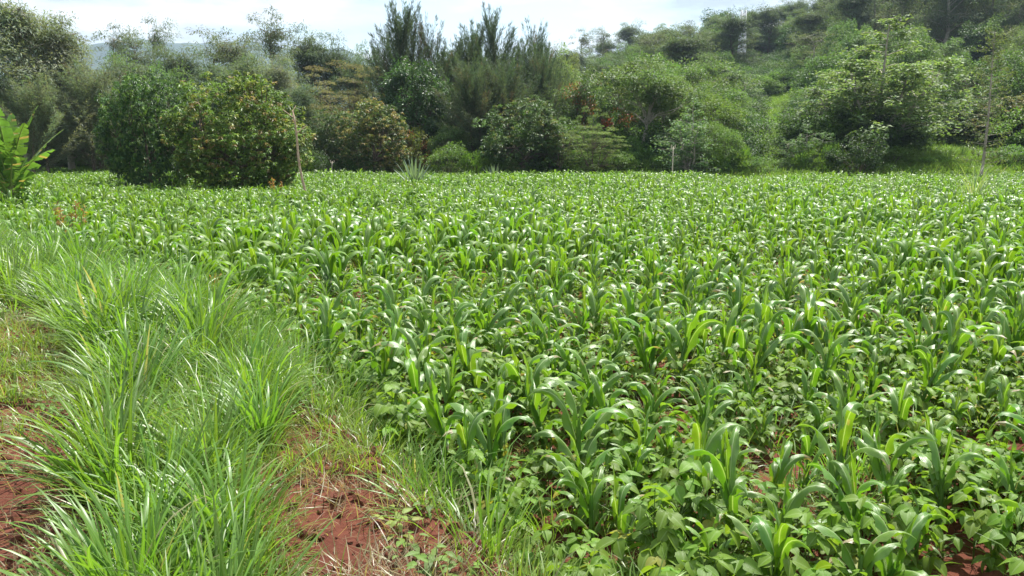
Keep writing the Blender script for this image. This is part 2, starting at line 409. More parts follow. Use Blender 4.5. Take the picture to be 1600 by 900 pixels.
def bean_proto(seed, lod=0):
    r = np.random.default_rng(seed)
    stem = Geo(); parts = []
    H = r.uniform(.16, .26)
    tube(stem, [(0, 0, -.02), (.005, .005, H * .5), (0, .01, H)], [.005, .004, .003], (.09, .15, .035), 4)
    nl = int(r.integers(13, 18)) if lod == 0 else 8
    for k in range(nl):
        t = (k + .5) / nl; az = k * 2.4 + r.normal(0, .3); el = np.interp(t, [0, 1], [.25, 1.25]) + r.normal(0, .15)
        pl = r.uniform(.08, .17); b = np.array([0, 0, H * (.25 + .75 * t)])
        d = np.array([math.cos(az) * math.cos(el), math.sin(az) * math.cos(el), math.sin(el)])
        tip = b + d * pl + np.array([0, 0, -.01])
        tube(stem, [b, (b + tip) / 2 + np.array([0, 0, .012]), tip], .0022, (.10, .17, .04), 3)
        g = Geo(); c = cvar(BEAN_C, r, .18, .06)
        S = r.uniform(.052, .085)
        if r.random() < .06: c = np.array([.26, .27, .05])
        hd = unit(np.array([math.cos(az), math.sin(az), r.uniform(-.55, .15)]))
        nz = unit(np.array([r.normal(0, .35), r.normal(0, .35), 1]))
        for q in (-1.25, 0, 1.25):
            ca, sa = math.cos(q), math.sin(q)
            dd = np.array([hd[0] * ca - hd[1] * sa, hd[0] * sa + hd[1] * ca, hd[2] - .1 * abs(q)])
            leaflet(g, tip + (hd * .016 if q == 0 else 0), dd, S * (1.1 if q == 0 else 1), S * .78, c, r.uniform(.15, .45), r.uniform(.1, .4), 2 if lod else 4, 4 if lod else 6, nz)
        parts.append(('leaf', g))
    return [('stem', stem)] + parts
bean_parts = []
for k in range(7):
    bean_parts.append([(n, g.mesh('bean_' + n, M_BEAN)) for n, g in bean_proto(500 + k)])
bean_joined_near = [joined(bean_proto(500 + k)[1:], 'bean_foliage', M_BEAN) for k in range(7)]
bean_joined = [joined(bean_proto(540 + k, 1), 'bean_plant_far', M_BEAN) for k in range(6)]

# ------------------------------------------------------------------ grass
def tuft(seed, n, Lr, Wr, spread, lean, col, seg=5, cols=2, dry=.08, rad=.1, bias=(0, 0), bend=(.3, 1.7)):
    r = np.random.default_rng(seed); g = Geo()
    for k in range(n):
        az = r.uniform(0, 2 * PI); q = r.random() ** .6
        L_ = r.uniform(*Lr); W_ = r.uniform(*Wr); a0 = lean * q + r.normal(0, .08)
        c = cvar(col, r, .25, .08)
        if r.random() < dry: c = np.array([.27, .26, .13]) * r.uniform(.6, 1.1)
        rr = rad * math.sqrt(r.random())
        d = np.array([math.cos(az) * a0 + bias[0] * .5, math.sin(az) * a0 + bias[1] * .5]); az2 = math.atan2(d[1], d[0])
        ribbon(g, (rr * math.cos(az), rr * math.sin(az), -.02), az2, L_, W_, min(np.hypot(*d), 1.3), r.uniform(*bend), c, seg, cols, .35, 0, r.normal(0, .5),
               prof=([0, .15, .5, .85, 1], [.7, 1, .85, .4, .02]), side=r.normal(0, .3), bpow=2.0)
    return g
GRASS_C = np.array([.108, .205, .024])
tall = [tuft(700 + k, 120, (.38, .85), (.014, .032), .1, .72, GRASS_C, 8, 2, .02, .13, (-.35 if k % 2 else .1, .05), (.15, 1.5)).mesh('tall_grass', M_GRASS) for k in range(6)]
mid = [tuft(720 + k, 60, (.15, .42), (.005, .010), .1, .8, GRASS_C * np.array([1.05, 1.03, 1.1]), 4, 1, .05, .12).mesh('mid_grass', M_GRASS) for k in range(5)]
low = [tuft(740 + k, 34, (.06, .20), (.003, .006), .1, 1.0, GRASS_C * np.array([1.3, 1.05, 1.1]), 3, 1, .16, .11).mesh('low_grass', M_GRASS) for k in range(4)]
straw = [tuft(760 + k, 26, (.05, .20), (.002, .005), .1, 1.5, np.array([.24, .20, .12]), 3, 1, .2, .16, bend=(-.2, .4)).mesh('straw', M_GRASS) for k in range(3)]
def weed_proto(seed, col=(.10, .2, .03), n=12, L_=.06, H=.12):
    r = np.random.default_rng(seed); g = Geo()
    for k in range(n):
        az = r.uniform(0, 2 * PI); z = H * r.random(); rr = r.uniform(.01, .09)
        b = np.array([rr * math.cos(az), rr * math.sin(az), z])
        leaflet(g, b, (math.cos(az), math.sin(az), r.uniform(-.3, .6)), L_ * r.uniform(.6, 1.3), L_ * r.uniform(.4, .65), cvar(col, r, .25, .1), .3, .2, 2, 3)
        tube(g, [(0, 0, 0), b], .0015, (.12, .16, .05), 3)
    return g
weeds = [weed_proto(780 + k, (.11, .2, .035) if k != 3 else (.17, .23, .05)).mesh('weed', M_BEAN) for k in range(5)]

# ------------------------------------------------------------------ scatter (only for what nobody could count)
def scatter(name, label, protos, pts, rot, scl, idx):
    hold = bpy.data.collections.new(name + '_pieces')
    for k, me in enumerate(protos):
        o = bpy.data.objects.new(f'{name}_piece_{k:02d}', me); hold.objects.link(o)
    me = bpy.data.meshes.new(name); n = len(pts)
    me.vertices.add(n); me.vertices.foreach_set('co', np.asarray(pts, np.float32).ravel())
    a = me.attributes.new('rot', 'FLOAT_VECTOR', 'POINT'); a.data.foreach_set('vector', np.asarray(rot, np.float32).ravel())
    a = me.attributes.new('scl', 'FLOAT', 'POINT'); a.data.foreach_set('value', np.asarray(scl, np.float32))
    a = me.attributes.new('pick', 'INT', 'POINT'); a.data.foreach_set('value', np.asarray(idx, np.int32))
    ng = bpy.data.node_groups.new(name, 'GeometryNodeTree')
    ng.interface.new_socket('Geometry', in_out='INPUT', socket_type='NodeSocketGeometry')
    ng.interface.new_socket('Geometry', in_out='OUTPUT', socket_type='NodeSocketGeometry')
    gi = ng.nodes.new('NodeGroupInput'); go = ng.nodes.new('NodeGroupOutput')
    ci = ng.nodes.new('GeometryNodeCollectionInfo'); ci.inputs['Collection'].default_value = hold
    ci.inputs['Separate Children'].default_value = True; ci.inputs['Reset Children'].default_value = True
    ip = ng.nodes.new('GeometryNodeInstanceOnPoints'); ip.inputs['Pick Instance'].default_value = True
    def na(t, nm):
        q = ng.nodes.new('GeometryNodeInputNamedAttribute'); q.data_type = t; q.inputs['Name'].default_value = nm
        return next(s for s in q.outputs if s.enabled and s.name == 'Attribute')
    L = ng.links.new
    L(gi.outputs[0], ip.inputs['Points']); L(ci.outputs[0], ip.inputs['Instance'])
    L(na('INT', 'pick'), ip.inputs['Instance Index']); L(na('FLOAT', 'scl'), ip.inputs['Scale'])
    e2r = ng.nodes.new('FunctionNodeEulerToRotation'); L(na('FLOAT_VECTOR', 'rot'), e2r.inputs[0]); L(e2r.outputs[0], ip.inputs['Rotation'])
    L(ip.outputs[0], go.inputs[0])
    o = link(name, me); md = o.modifiers.new('scatter', 'NODES'); md.node_group = ng
    return kind(o, 'stuff', label)
def scat_pts(name, label, protos, xy, s_lo, s_hi, tilt=.1, dz=0.0, seed=0, zfun=height, patch=0.0):
    r = np.random.default_rng(seed); n = len(xy); pv = 1 + patch * (vn(xy[:, 0] * .33 + 7, xy[:, 1] * .33) - .5)
    p = np.column_stack([xy, zfun(xy[:, 0], xy[:, 1]) + dz])
    rot = np.column_stack([r.normal(0, tilt, n), r.normal(0, tilt, n), r.uniform(0, 2 * PI, n)])
    return scatter(name, label, protos, p, rot, r.uniform(s_lo, s_hi, n) * pv, r.integers(0, len(protos), n))
def visible(x, y, margin=.10, extra=1.0):
    """roughly inside the widened view wedge"""
    return (y > 1.2) & (np.abs(x) < y * (.655 + margin) + extra)

# ------------------------------------------------------------------ the maize field
ORD = ['', 'first', 'second', 'third', 'fourth', 'fifth', 'sixth', 'seventh', 'eighth', 'ninth', 'tenth', 'eleventh', 'twelfth', 'thirteenth', 'fourteenth',
       'fifteenth', 'sixteenth', 'seventeenth', 'eighteenth', 'nineteenth', 'twentieth', 'twenty-first', 'twenty-second', 'twenty-third', 'twenty-fourth', 'twenty-fifth',
       'twenty-sixth', 'twenty-seventh', 'twenty-eighth', 'twenty-ninth', 'thirtieth', 'thirty-first', 'thirty-second', 'thirty-third', 'thirty-fourth', 'thirty-fifth', 'thirty-sixth', 'thirty-seventh', 'thirty-eighth', 'thirty-ninth', 'fortieth', 'forty-first', 'forty-second', 'forty-third', 'forty-fourth', 'forty-fifth']
rm = np.random.default_rng(21)
rows = []
y0 = 1.95; k = 0
while y0 < 62:
    gap = float(np.interp(y0, [3, 6, 30, 45], [.28, .255, .26, .29]))
    xs = np.arange(-46, 46, gap)
    xs = xs + rm.normal(0, .06, len(xs)) + rm.uniform(0, gap)
    ys = y0 + rm.normal(0, .07, len(xs)) + .03 * xs + .10 * np.sin(xs * .4 + k)
    rows.append(np.column_stack([xs, ys])); y0 += float(np.interp(y0, [3, 7], [.44, .44])); k += 1
maize = []      # (row, nth, x, y)
for ri, rr_ in enumerate(rows):
    n_in = 0
    for x, y in rr_:
        if not (in_field(x, y) and x > edge_x(y) + .12): continue
        if not visible(x, y, .06, .5): continue
        if rm.random() < .05 and y > 5: continue
        n_in += 1
        maize.append((ri + 1, n_in, x, y))
maize = np.array(maize)
order = np.argsort(np.hypot(maize[:, 2], maize[:, 3]))
near_i = order[:300]; far_i = order[300:]
def maize_label(r, row, nth, s, lean):
    tr = 'tall' if s > 1.05 else 'short' if s < .82 else 'knee-high'
    return f"{tr} maize plant, {ORD[int(nth)]} from the left in the {ORD[int(row)]} row of the field"
MG = 'young maize plants in the near rows of the field'
for i in near_i:
    row, nth, x, y = maize[i]
    s = float(rm.choice([rm.uniform(.62, .85), rm.uniform(.85, 1.18), rm.uniform(.85, 1.18)]) * (.88 + .3 * vn(x * .5, y * .5))); rz = float(rm.uniform(0, 2 * PI))
    t = thing('maize_plant', maize_label(rm, row, nth, s, 0), 'maize plant', (x, y, float(height(x, y))), rz, s * .9, MG)
    t.rotation_euler = (rm.normal(0, .10), rm.normal(0, .10), rz)
    for nme, me in maize_parts[int(rm.integers(N_PROTO))]: link(nme, me, t)
fp = maize[far_i][:, 2:4]
scat_pts('maize_field', 'young maize plants filling the rest of the field as far as the trees', maize_joined, fp, .74, 1.20, .12, 0, 31, patch=.45)

# beans between the rows
bx = rm.uniform(-1, 1, 140000) * 30; by = 1.7 + 33 * rm.random(140000) ** 1.5
ok = in_field(bx, by) & (bx > edge_x(by) + .1) & visible(bx, by, .05, .4)
bp = np.column_stack([bx, by])[ok]
cell = {}
keep = []
for q in bp:                                 # dart throwing
    kx, ky = int(q[0] / .185 + 1000), int(q[1] / .185)
    if any((a, b) in cell for a in (kx, ) for b in (ky, )): continue
    if rm.random() < np.interp(q[1], [4.5, 7, 10], [0, .6, .85]): continue
    if vn(q[0] * 2.3, q[1] * 2.3) < .28: continue
    cell[(kx, ky)] = 1; keep.append(q)
bp = np.array(keep)
bd = np.hypot(bp[:, 0], bp[:, 1]); bo = np.argsort(bd)
BG = 'bean plants growing between the maize rows'
seen = {}
for q_, i in enumerate(bo[:300]):
    x, y = bp[i]
    md = np.argmin(np.hypot(maize[:, 2] - x, maize[:, 3] - y)); row, nth, mx_, my_ = maize[md]
    dx, dy = x - mx_, y - my_
    pos = ('right of' if dx > 0 else 'left of') if abs(dx) > abs(dy) else ('just behind' if dy > 0 else 'just in front of')
    key = (row, nth, pos)
    seen[key] = seen.get(key, 0) + 1
    size = ['leafy', 'second leafy', 'third leafy', 'fourth leafy', 'fifth leafy', 'sixth leafy', 'seventh leafy', 'eighth leafy', 'ninth leafy'][min(seen[key] - 1, 8)]
    lab = f"{size} bean plant {pos.replace('just ', '')} maize {ORD[int(nth)]} from left, {ORD[int(row)]} row"
    s = float(rm.uniform(.58, .95)); kx = int(rm.integers(7))
    t = thing('bean_plant', lab, 'bean plant', (x, y, float(height(x, y))), float(rm.uniform(0, 6.28)), s, BG)
    if q_ < 130:
        for nme, me in bean_parts[kx]: link(nme, me, t)
    else:
        link('stem', bean_parts[kx][0][1], t); link('foliage', bean_joined_near[kx], t)
scat_pts('bean_undergrowth', 'bean plants covering the soil between the maize further back', bean_joined, bp[bo[300:]], .55, .95, .1, 0, 33)
# weeds and thin grass over the field soil, so that the far field closes
n = 16000; x = rm.uniform(-46, 40, n * 3); y = rm.uniform(9, 60, n * 3); ok = in_field(x, y) & visible(x, y, .05)
xy = np.column_stack([x, y])[ok][:6500]
scat_pts('field_weeds', 'low weeds and grass under the maize rows', mid[:3] + weeds, xy, .7, 1.5, .1, 0, 35)

# ------------------------------------------------------------------ grass bank at the left
def bank_zone(e, y):     # e = distance left of the field edge
    return e
rb = np.random.default_rng(77)
cand = []
def thr(n, x0, x1, ya, yb): return rb.uniform(x0, x1, n), rb.uniform(ya, yb, n)
# tall tussocks: a strip between the bare path at the left and the field
tus = []
x, y = thr(6000, -9, 1, 1.7, 11)
e = edge_x(y) - x
lo = np.interp(y, [2, 3.2, 4.5, 7, 11], [1.15, .85, .45, .4, .5]); hi = np.interp(y, [2, 3, 4.5, 6, 8, 11], [1.68, 1.54, 1.54, 1.66, 1.95, 2.1])
ok = (e > lo) & (e < hi)
for px, py in zip(x[ok], y[ok]):
    md = .29 + .02 * py
    if all((px - a) ** 2 + (py - b) ** 2 > md ** 2 for a, b in tus) and visible(np.array(px), np.array(py), .1, .4): tus.append((px, py))
tus.sort(key=lambda p: p[1])
band = {}
for q, (px, py) in enumerate(tus):
    b = int(py / .6); band.setdefault(b, []).append((px, py))
bl = sorted(band)
for bi, b in enumerate(bl):
    for m_, (px, py) in enumerate(sorted(band[b])):
        where = 'at the bottom edge of the grass bank' if bi == 0 else f"in the {ORD[bi + 1]} band of the grass bank"
        s = float(rb.uniform(.62, 1.04)) * float(np.interp(py, [2, 3, 5], [.7, .9, 1]))
        thing('grass_tussock', f"{'tall' if s > .85 else 'bushy'} arching green tussock, {ORD[m_ + 1]} from the left {where}", 'grass tussock',
              (px, py, float(height(px, py))), float(rb.uniform(-.9, .9)), s, 'tussocks of long grass on the bank', tall[int(rb.integers(6))])
# second patch of tall grass further up the left edge
x, y = thr(900, -13, -6, 9, 17); e = edge_x(y) - x
ok = (e > 1.2) & (e < 5.5); pts2 = []
for px, py in zip(x[ok], y[ok]):
    if all((px - a) ** 2 + (py - b) ** 2 > .42 ** 2 for a, b in pts2): pts2.append((px, py))
xy = np.array(pts2); scat_pts('tall_grass', 'tall grass along the left edge beyond the bank', tall, xy, .6, .95, .1, 0, 41)
# mid grass everywhere on the bank except the bare soil
def bare(x, y):
    e = edge_x(y) - x
    a = (e > np.interp(y, [2, 4.5, 7, 9.5, 12], [1.55, 1.45, 1.5, 2.0, 5])) & (e < 9) & (y < 9.5)
    b = (e > .16) & (e < np.interp(y, [1.5, 2.5, 3.6, 4.8, 5.6], [1.15, 1.0, .72, .3, 0])) & (y < 5.6)
    c = (((x + 4.6) / .9) ** 2 + ((y - 10.0) / .9) ** 2) < 1
    return a | b | c
n = 9000; x, y = thr(n, -16, 1.2, 1.6, 22); e = edge_x(y) - x
nz = vn(x * 2.3, y * 2.3)
ok = (e > -.1) & (~bare(x, y) | (nz > .80)) & visible(x, y, .1, .4)
scat_pts('bank_grass', 'mid-height green grass between the tussocks of the bank', mid + mid + weeds[:1], np.column_stack([x, y])[ok], .6, 1.35, .15, 0, 43)
n = 26000; x, y = thr(n, -15, 1.4, 1.6, 14); e = edge_x(y) - x; nz = vn(x * 3 + 9, y * 3)
ok = (e > -.15) & (~bare(x, y) | (nz > .64)) & visible(x, y, .1, .4)
scat_pts('short_grass', 'short patchy grass and sprigs on the red soil', low, np.column_stack([x, y])[ok][:9000], .7, 1.5, .15, 0, 45)
n = 12000; x, y = thr(n, -7, 1.2, 1.6, 10); e = edge_x(y) - x; nz = vn(x * 2.1 + 40, y * 2.1)
ok = (e > -.1) & bare(x, y) & (nz > .42) & (e < 2) & visible(x, y, .1, .4)
scat_pts('dry_straw', 'dry grass litter on the bare red soil', straw, np.column_stack([x, y])[ok][:280], .7, 1.3, .1, .005, 47)
ok = bare(x, y) & visible(x, y, .1, .4) & (rb.random(len(x)) > .9)
scat_pts('small_weeds', 'small broad-leaved weeds on the bare soil', weeds, np.column_stack([x, y])[ok][:110], .5, 1.0, .1, 0, 49)
n = 9000; x = rm.uniform(-9, 9, n); y = rm.uniform(1.8, 10, n); ok = in_field(x, y) & visible(x, y, .05)
scat_pts('small_field_weeds', 'small weeds and sprigs sprouting between the bean plants', weeds + low[:2] + mid[:1], np.column_stack([x, y])[ok][:2600], .5, 1.0, .15, 0, 53)
# green verge grass beyond the bank, up to the banana plant and in front of the trees
n = 30000; x, y = thr(n, -46, 42, 14, 52)
ok = (~in_field(x, y)) & visible(x, y, .06, 1)
scat_pts('verge_grass', 'rough green grass around the field edges', mid + weeds[:2], np.column_stack([x, y])[ok][:9000], .6, 1.1, .1, 0, 51)

# soil clods
def clod(seed):
    r = np.random.default_rng(seed); import bmesh
    bm = bmesh.new(); bmesh.ops.create_icosphere(bm, subdivisions=2, radius=1)
    v = np.array([p.co[:] for p in bm.verts]); f = np.array([[q.index for q in p.verts] for p in bm.faces]); bm.free()
    d = np.array([mnoise.noise(Vector(p * 1.3 + seed)) for p in v]) * .5 + np.array([mnoise.noise(Vector(p * 3.1 + seed)) for p in v]) * .25
    v = v * (1 + d[:, None]) * np.array([1, r.uniform(.6, .9), r.uniform(.45, .7)])
    g = Geo(); g.add(v, f, (1, 1, 1)); return g.mesh('clod', M_CLOD, False)
clods = [clod(k) for k in range(5)]
n = 70000; x, y = thr(n, -8, 9, 1.6, 12)
u_ = rb.random(n); ok = ((bare(x, y) & (u_ < .45)) | (in_field(x, y) & (u_ < .25)) | (np.abs(edge_x(y) - x) < .25)) & visible(x, y, .1, .3)
xy = np.column_stack([x, y])[ok][:14000]
r_ = np.random.default_rng(8); nn_ = len(xy)
scatter('soil_clods', 'crumbly clods of red soil', clods, np.column_stack([xy, height(xy[:, 0], xy[:, 1])]), r_.uniform(0, 6, (nn_, 3)),
        .006 + .042 * r_.random(nn_) ** 3, r_.integers(0, 5, nn_))

# ------------------------------------------------------------------ trees
def quads_leaf(g, P, D, Nn, Ln, Wd, C, droop=.0):
    """diamond leaves: P base, D direction, Nn approx normal"""
    D = unit(D); S = unit(np.cross(D, Nn)); U = np.cross(S, D)
    Ln = np.broadcast_to(Ln, len(P))[:, None]; Wd = np.broadcast_to(Wd, len(P))[:, None]
    a = P; m = P + D * Ln * .45 + U * Ln * .06; t = P + D * Ln - U * Ln * droop
    v = np.stack([a, m + S * Wd / 2, t, m - S * Wd / 2], 1).reshape(-1, 3)
    f = np.arange(len(P) * 4).reshape(-1, 4)
    g.add(v, f, C)
def rdir(r, n):
    v = r.normal(size=(n, 3)); return unit(v)

def mottle(r, n, base, var=.2, hue=.08):
    return np.asarray(base)[None] * (1 + r.uniform(-var, var, (n, 1))) * (1 + r.uniform(-hue, hue, (n, 3)))

def branchy(g, r, base, tips, trunk_r, bark=(1, 1, 1), fork=None, nprim=6, sides=6, lift=.35):
    """trunk, primary limbs and twigs running to each clump"""
    tips = np.asarray(tips); top = tips.mean(0)
    if fork is None: fork = np.array([base[0] * .5 + top[0] * .1, base[1] * .5 + top[1] * .1, lerp(base[2], top[2], .45)])
    fork = np.asarray(fork, float)
    mid_ = (base + fork) / 2 + r.normal(0, .04, 3) * np.linalg.norm(fork - base) * np.array([1, 1, 0])
    tube(g, [base - np.array([0, 0, .25]), base + (mid_ - base) * .15, mid_, fork], [trunk_r * 1.5, trunk_r * 1.1, trunk_r * .9, trunk_r * .72], bark, 8)
    idx = r.permutation(len(tips))[:nprim]
    ends = []
    for k in idx:
        e = lerp(fork, tips[k], .62); m = lerp(fork, e, .5) + np.array([0, 0, lift * np.linalg.norm(e - fork) * .25]) + r.normal(0, .05, 3) * np.linalg.norm(e - fork)
        tube(g, [fork, m, e], [trunk_r * .55, trunk_r * .4, trunk_r * .24], bark, sides); ends += [m, e]
    ends = np.array(ends + [fork])
    for t in tips:
        d = np.linalg.norm(ends - t, axis=1); s = ends[np.argmin(d)]
        m = lerp(s, t, .5) + r.normal(0, .06, 3) * d.min() + np.array([0, 0, .05 * d.min()])
        tube(g, [s, m, t], [trunk_r * .2, trunk_r * .13, trunk_r * .05], bark, 4)

def ell_pts(r, n, c, rad, shell=.55, low=-1.0, lump=.0, seed=0):
    p = rdir(r, n * 3); p = p[p[:, 2] > low][:n]
    q = (shell + (1 - shell) * r.random((len(p), 1)) ** .6)
    if lump: q = q * (1 + lump * np.array([mnoise.noise(Vector(v * 1.9 + seed * 7.7)) for v in p]))[:, None]
    return np.asarray(c) + p * q * np.asarray(rad)

def crown_clumps(g, r, clumps, rc, nl, Ln, Wd, col, mode='out', col_jit=.25, flat=.75, accent=None, acc_p=0., acc_dir=None, droop=.35, top_gain=None):
    """leaves set out over many small clumps"""
    for c in clumps:
        R_ = rc * r.uniform(.65, 1.25); n = int(nl * r.uniform(.7, 1.3))
        d = rdir(r, n); d[:, 2] = np.abs(d[:, 2]) * .9 - .25 * r.random(n); d = unit(d)
        P = c + d * R_ * (r.random((n, 1)) ** .35) * np.array([1, 1, flat])
        if mode == 'out': D = d + rdir(r, n) * .6 + np.array([0, 0, -droop])
        elif mode == 'hang': D = d * .7 + rdir(r, n) * .6 + np.array([0, 0, -.55])
        elif mode == 'up': D = d * .5 + rdir(r, n) * .5 + np.array([0, 0, .8])
        elif mode == 'flat': D = d * np.array([1, 1, .2]) + rdir(r, n) * np.array([.6, .6, .25])
        Nn = d * .7 + np.array([0, 0, 1.0]) + rdir(r, n) * .4
        cc = np.asarray(col) * (1 + r.uniform(-col_jit, col_jit)) * (1 + r.uniform(-.07, .07, 3))
        if accent is not None and r.random() < acc_p: cc = lerp(cc, np.asarray(accent) * r.uniform(.8, 1.2), r.uniform(.45, 1))
        quads_leaf(g, P, D, Nn, Ln * r.uniform(.7, 1.25, n), Wd * r.uniform(.75, 1.2, n), mottle(r, n, cc), .12)

# every maker returns (trunk Geo, crown Geo) about 10 m tall, 10 m wide unless said
def t_mango(seed, col, accent, acc_p, dens=1.0, W=10, H=8, skirt=-.75):
    r = np.random.default_rng(seed); tr, cr = Geo(), Geo()
    c = np.array([0, 0, H * .47]); rad = np.array([W / 2 * .93, W / 2 * .93, H * .48])
    cl = ell_pts(r, int(290 * dens), c, rad, .72, -.93, .28, seed)
    inner = ell_pts(r, int(60 * dens), c, rad * .62, .5, -.6)
    branchy(tr, r, np.zeros(3), cl[::3], .26, fork=(0, 0, H * .22), nprim=9)
    # leaves hang in rosettes at each twig end
    for q, cc in enumerate(np.vstack([cl, inner])):
        n = int(r.integers(9, 15)); tw = cc + rdir(r, n) * .55 * np.array([1, 1, .8])
        P = np.repeat(tw, 11, 0); m = len(P)
        az = r.uniform(0, 2 * PI, m); dz = r.uniform(-.95, .35, m)
        outw = unit(cc - c)
        D = np.column_stack([np.cos(az), np.sin(az), dz]) + outw * .35
        base = np.asarray(col) * r.uniform(.5, 1.4)
        tc_ = np.repeat(base[None] * r.uniform(.8, 1.25, (n, 1)), 11, 0)
        am = r.random(n) < acc_p * (1.6 if q % 3 == 0 else .5)
        acc = np.array([accent[int(r.integers(len(accent)))] for _ in range(n)]) * r.uniform(.75, 1.15, (n, 1))
        tc_ = np.where(np.repeat(am, 11)[:, None], np.repeat(acc, 11, 0), tc_)
        quads_leaf(cr, P, D, np.array([[0, 0, 1.0]]) + rdir(r, m) * .4, .30 * r.uniform(.7, 1.2, m), .075, tc_ * r.uniform(.85, 1.15, (m, 1)), .15)
    return tr, cr

def t_round(seed, col, dens=1.0, W=10, H=10, Ln=.34, Wd=.16, base=.3, rc=1.0, nl=110, ncl=95, mode='out', accent=None, acc_p=0, trunk=.2, flat=1.0, shell=.5, lump=.35, nprim=7):
    r = np.random.default_rng(seed); tr, cr = Geo(), Geo()
    c = np.array([0, 0, H * (base + (1 - base) / 2)]); rad = np.array([W / 2 - rc * .6, W / 2 - rc * .6, H * (1 - base) / 2 - rc * .3])
    cl = ell_pts(r, int(ncl * dens), c, rad, shell, -.9, lump, seed)
    branchy(tr, r, np.zeros(3), cl, trunk, fork=(r.normal(0, .2), r.normal(0, .2), H * base * r.uniform(.7, 1.0)), nprim=nprim)
    crown_clumps(cr, r, cl, rc, nl, Ln, Wd, col, mode, accent=accent, acc_p=acc_p, flat=flat)
    return tr, cr

def t_euc(seed, col, H=14, W=7, ncl=70, nl=90, leans=.3, Ln=.30, Wd=.06, rc=.75, low=.25, pale=True):
    """tall open crown of hanging leaves on rising branches"""
    r = np.random.default_rng(seed); tr, cr = Geo(), Geo()
    n = 9; zs = np.linspace(0, H * .95, n); wx = np.cumsum(r.normal(0, leans, n)) * .5; wy = np.cumsum(r.normal(0, leans, n)) * .5
    wx -= wx[0]; wy -= wy[0]
    tr_p = np.column_stack([wx, wy, zs]); tr_p[0, 2] = -.3
    tube(tr, tr_p, np.linspace(.2, .03, n), (1, 1, 1), 7)
    cl = []
    for k in range(ncl // 4):
        t = low + (1 - low) * r.random() ** .8; z = H * t * .95
        b = np.array([np.interp(z, zs, wx), np.interp(z, zs, wy), z])
        az = r.uniform(0, 2 * PI); Lb = W / 2 * (1.05 - t * .75) * r.uniform(.5, 1.15)
        d = np.array([math.cos(az), math.sin(az), r.uniform(.5, 1.3)])
        p1 = b + d * Lb * .5; p2 = p1 + np.array([d[0], d[1], .25]) * Lb * .45
        tube(tr, [b, p1, p2], [.06, .04, .015], (1, 1, 1), 4)
        for q in range(4):
            e = lerp(lerp(b, p1, .5), p2, r.uniform(.0, 1.1)) + r.normal(0, .6, 3); cl.append(e)
            tube(tr, [lerp(p1, p2, .4), e], [.02, .008], (1, 1, 1), 3)
    crown_clumps(cr, r, np.array(cl), rc, nl, Ln, Wd, col, 'hang', flat=1.15)
    return tr, cr

def t_casu(seed, H=12, W=6, col=(0.051, 0.081, 0.051), nb=62, stems=1, lean=.6, dense=1.0, droopy=.0):
    """feathery casuarina: many upswept plumes of thin needles"""
    r = np.random.default_rng(seed); tr, cr = Geo(), Geo()
    for s_ in range(stems):
        ox, oy = (r.normal(0, W * .12, 2) if stems > 1 else (0, 0)); Hs = H * (1 if s_ == 0 else r.uniform(.72, .97))
        n = 8; zs = np.linspace(0, Hs, n); q = np.linspace(0, 1, n)
        wx = ox + lean * q ** 1.5 * r.uniform(-1, 1) + np.cumsum(r.normal(0, .07, n)); wy = oy + lean * q ** 1.5 * r.uniform(-1, 1)
        P0 = np.column_stack([wx, wy, zs]); P0[0, 2] = -.3
        tube(tr, P0, np.linspace(.15, .015, n), (1, 1, 1), 6)
        for k in range(nb):
            t = .10 + .90 * (k / nb) ** .85; z = Hs * t * .985
            b = np.array([np.interp(z, zs, wx), np.interp(z, zs, wy), z])
            az = r.uniform(0, 2 * PI); Lb = (W / 2) * np.interp(t, [0, .25, .6, 1], [.7, 1.05, .90, .50]) * r.uniform(.6, 1.25)
            up = np.interp(t, [0, .5, 1], [.55, 1.0, 2.2]) * r.uniform(.8, 1.2)
            d = unit(np.array([math.cos(az), math.sin(az), up]))
            sN = 7; ss = np.linspace(0, 1, sN)[:, None]
            pl = b + d * Lb * 1.5 * ss + np.array([0, 0, .45 * Lb]) * ss ** 2
            tube(tr, pl[::2], np.linspace(.013, .004, len(pl[::2])), (1, 1, 1), 3)
            m = int(170 * dense * max(.35, Lb / (W / 2)))
            u = r.random(m) ** .8; base = np.column_stack([np.interp(u, ss[:, 0], pl[:, i]) for i in range(3)])
            th = .40 * (1 - .55 * u)[:, None]
            base += rdir(r, m) * th * r.random((m, 1))
            D = d * 1.0 + rdir(r, m) * .75 + np.array([0, 0, .35 - droopy * 1.6])
            cc = np.asarray(col) * r.uniform(.75, 1.3) * (1 + r.uniform(-.08, .08, 3))
            if r.random() < .06: cc = np.array([.11, .09, .065])
            quads_leaf(cr, base, D, rdir(r, m) + np.array([0, 0, .8]), r.uniform(.26, .52, m), .042, mottle(r, m, cc, .25), .0)
    return tr, cr

def t_flat(seed, col, H=7, W=10, layers=5, ncl=70, nl=120, Ln=.15, Wd=.06, base=.45, dome=.25, rc=.75):
    """flat-topped acacia: layered pads on spreading limbs"""
    r = np.random.default_rng(seed); tr, cr = Geo(), Geo()
    cl = []
    for k in range(ncl):
        q = math.sqrt(r.random()); az = r.uniform(0, 2 * PI); lay = r.integers(layers) / max(1, layers - 1)
        rad = W / 2 * q * (.6 + .4 * lay); z = H * (base + (1 - base) * lay * .88) - dome * H * q ** 2 * .6 + r.normal(0, .1)
        cl.append([rad * math.cos(az), rad * math.sin(az), z])
    cl = np.array(cl)
    branchy(tr, r, np.zeros(3), cl, .13, fork=(0, 0, H * base * .45), nprim=10, lift=-.2)
    crown_clumps(cr, r, cl, rc, nl, Ln, Wd, col, 'flat', flat=.26, droop=.1)
    return tr, cr

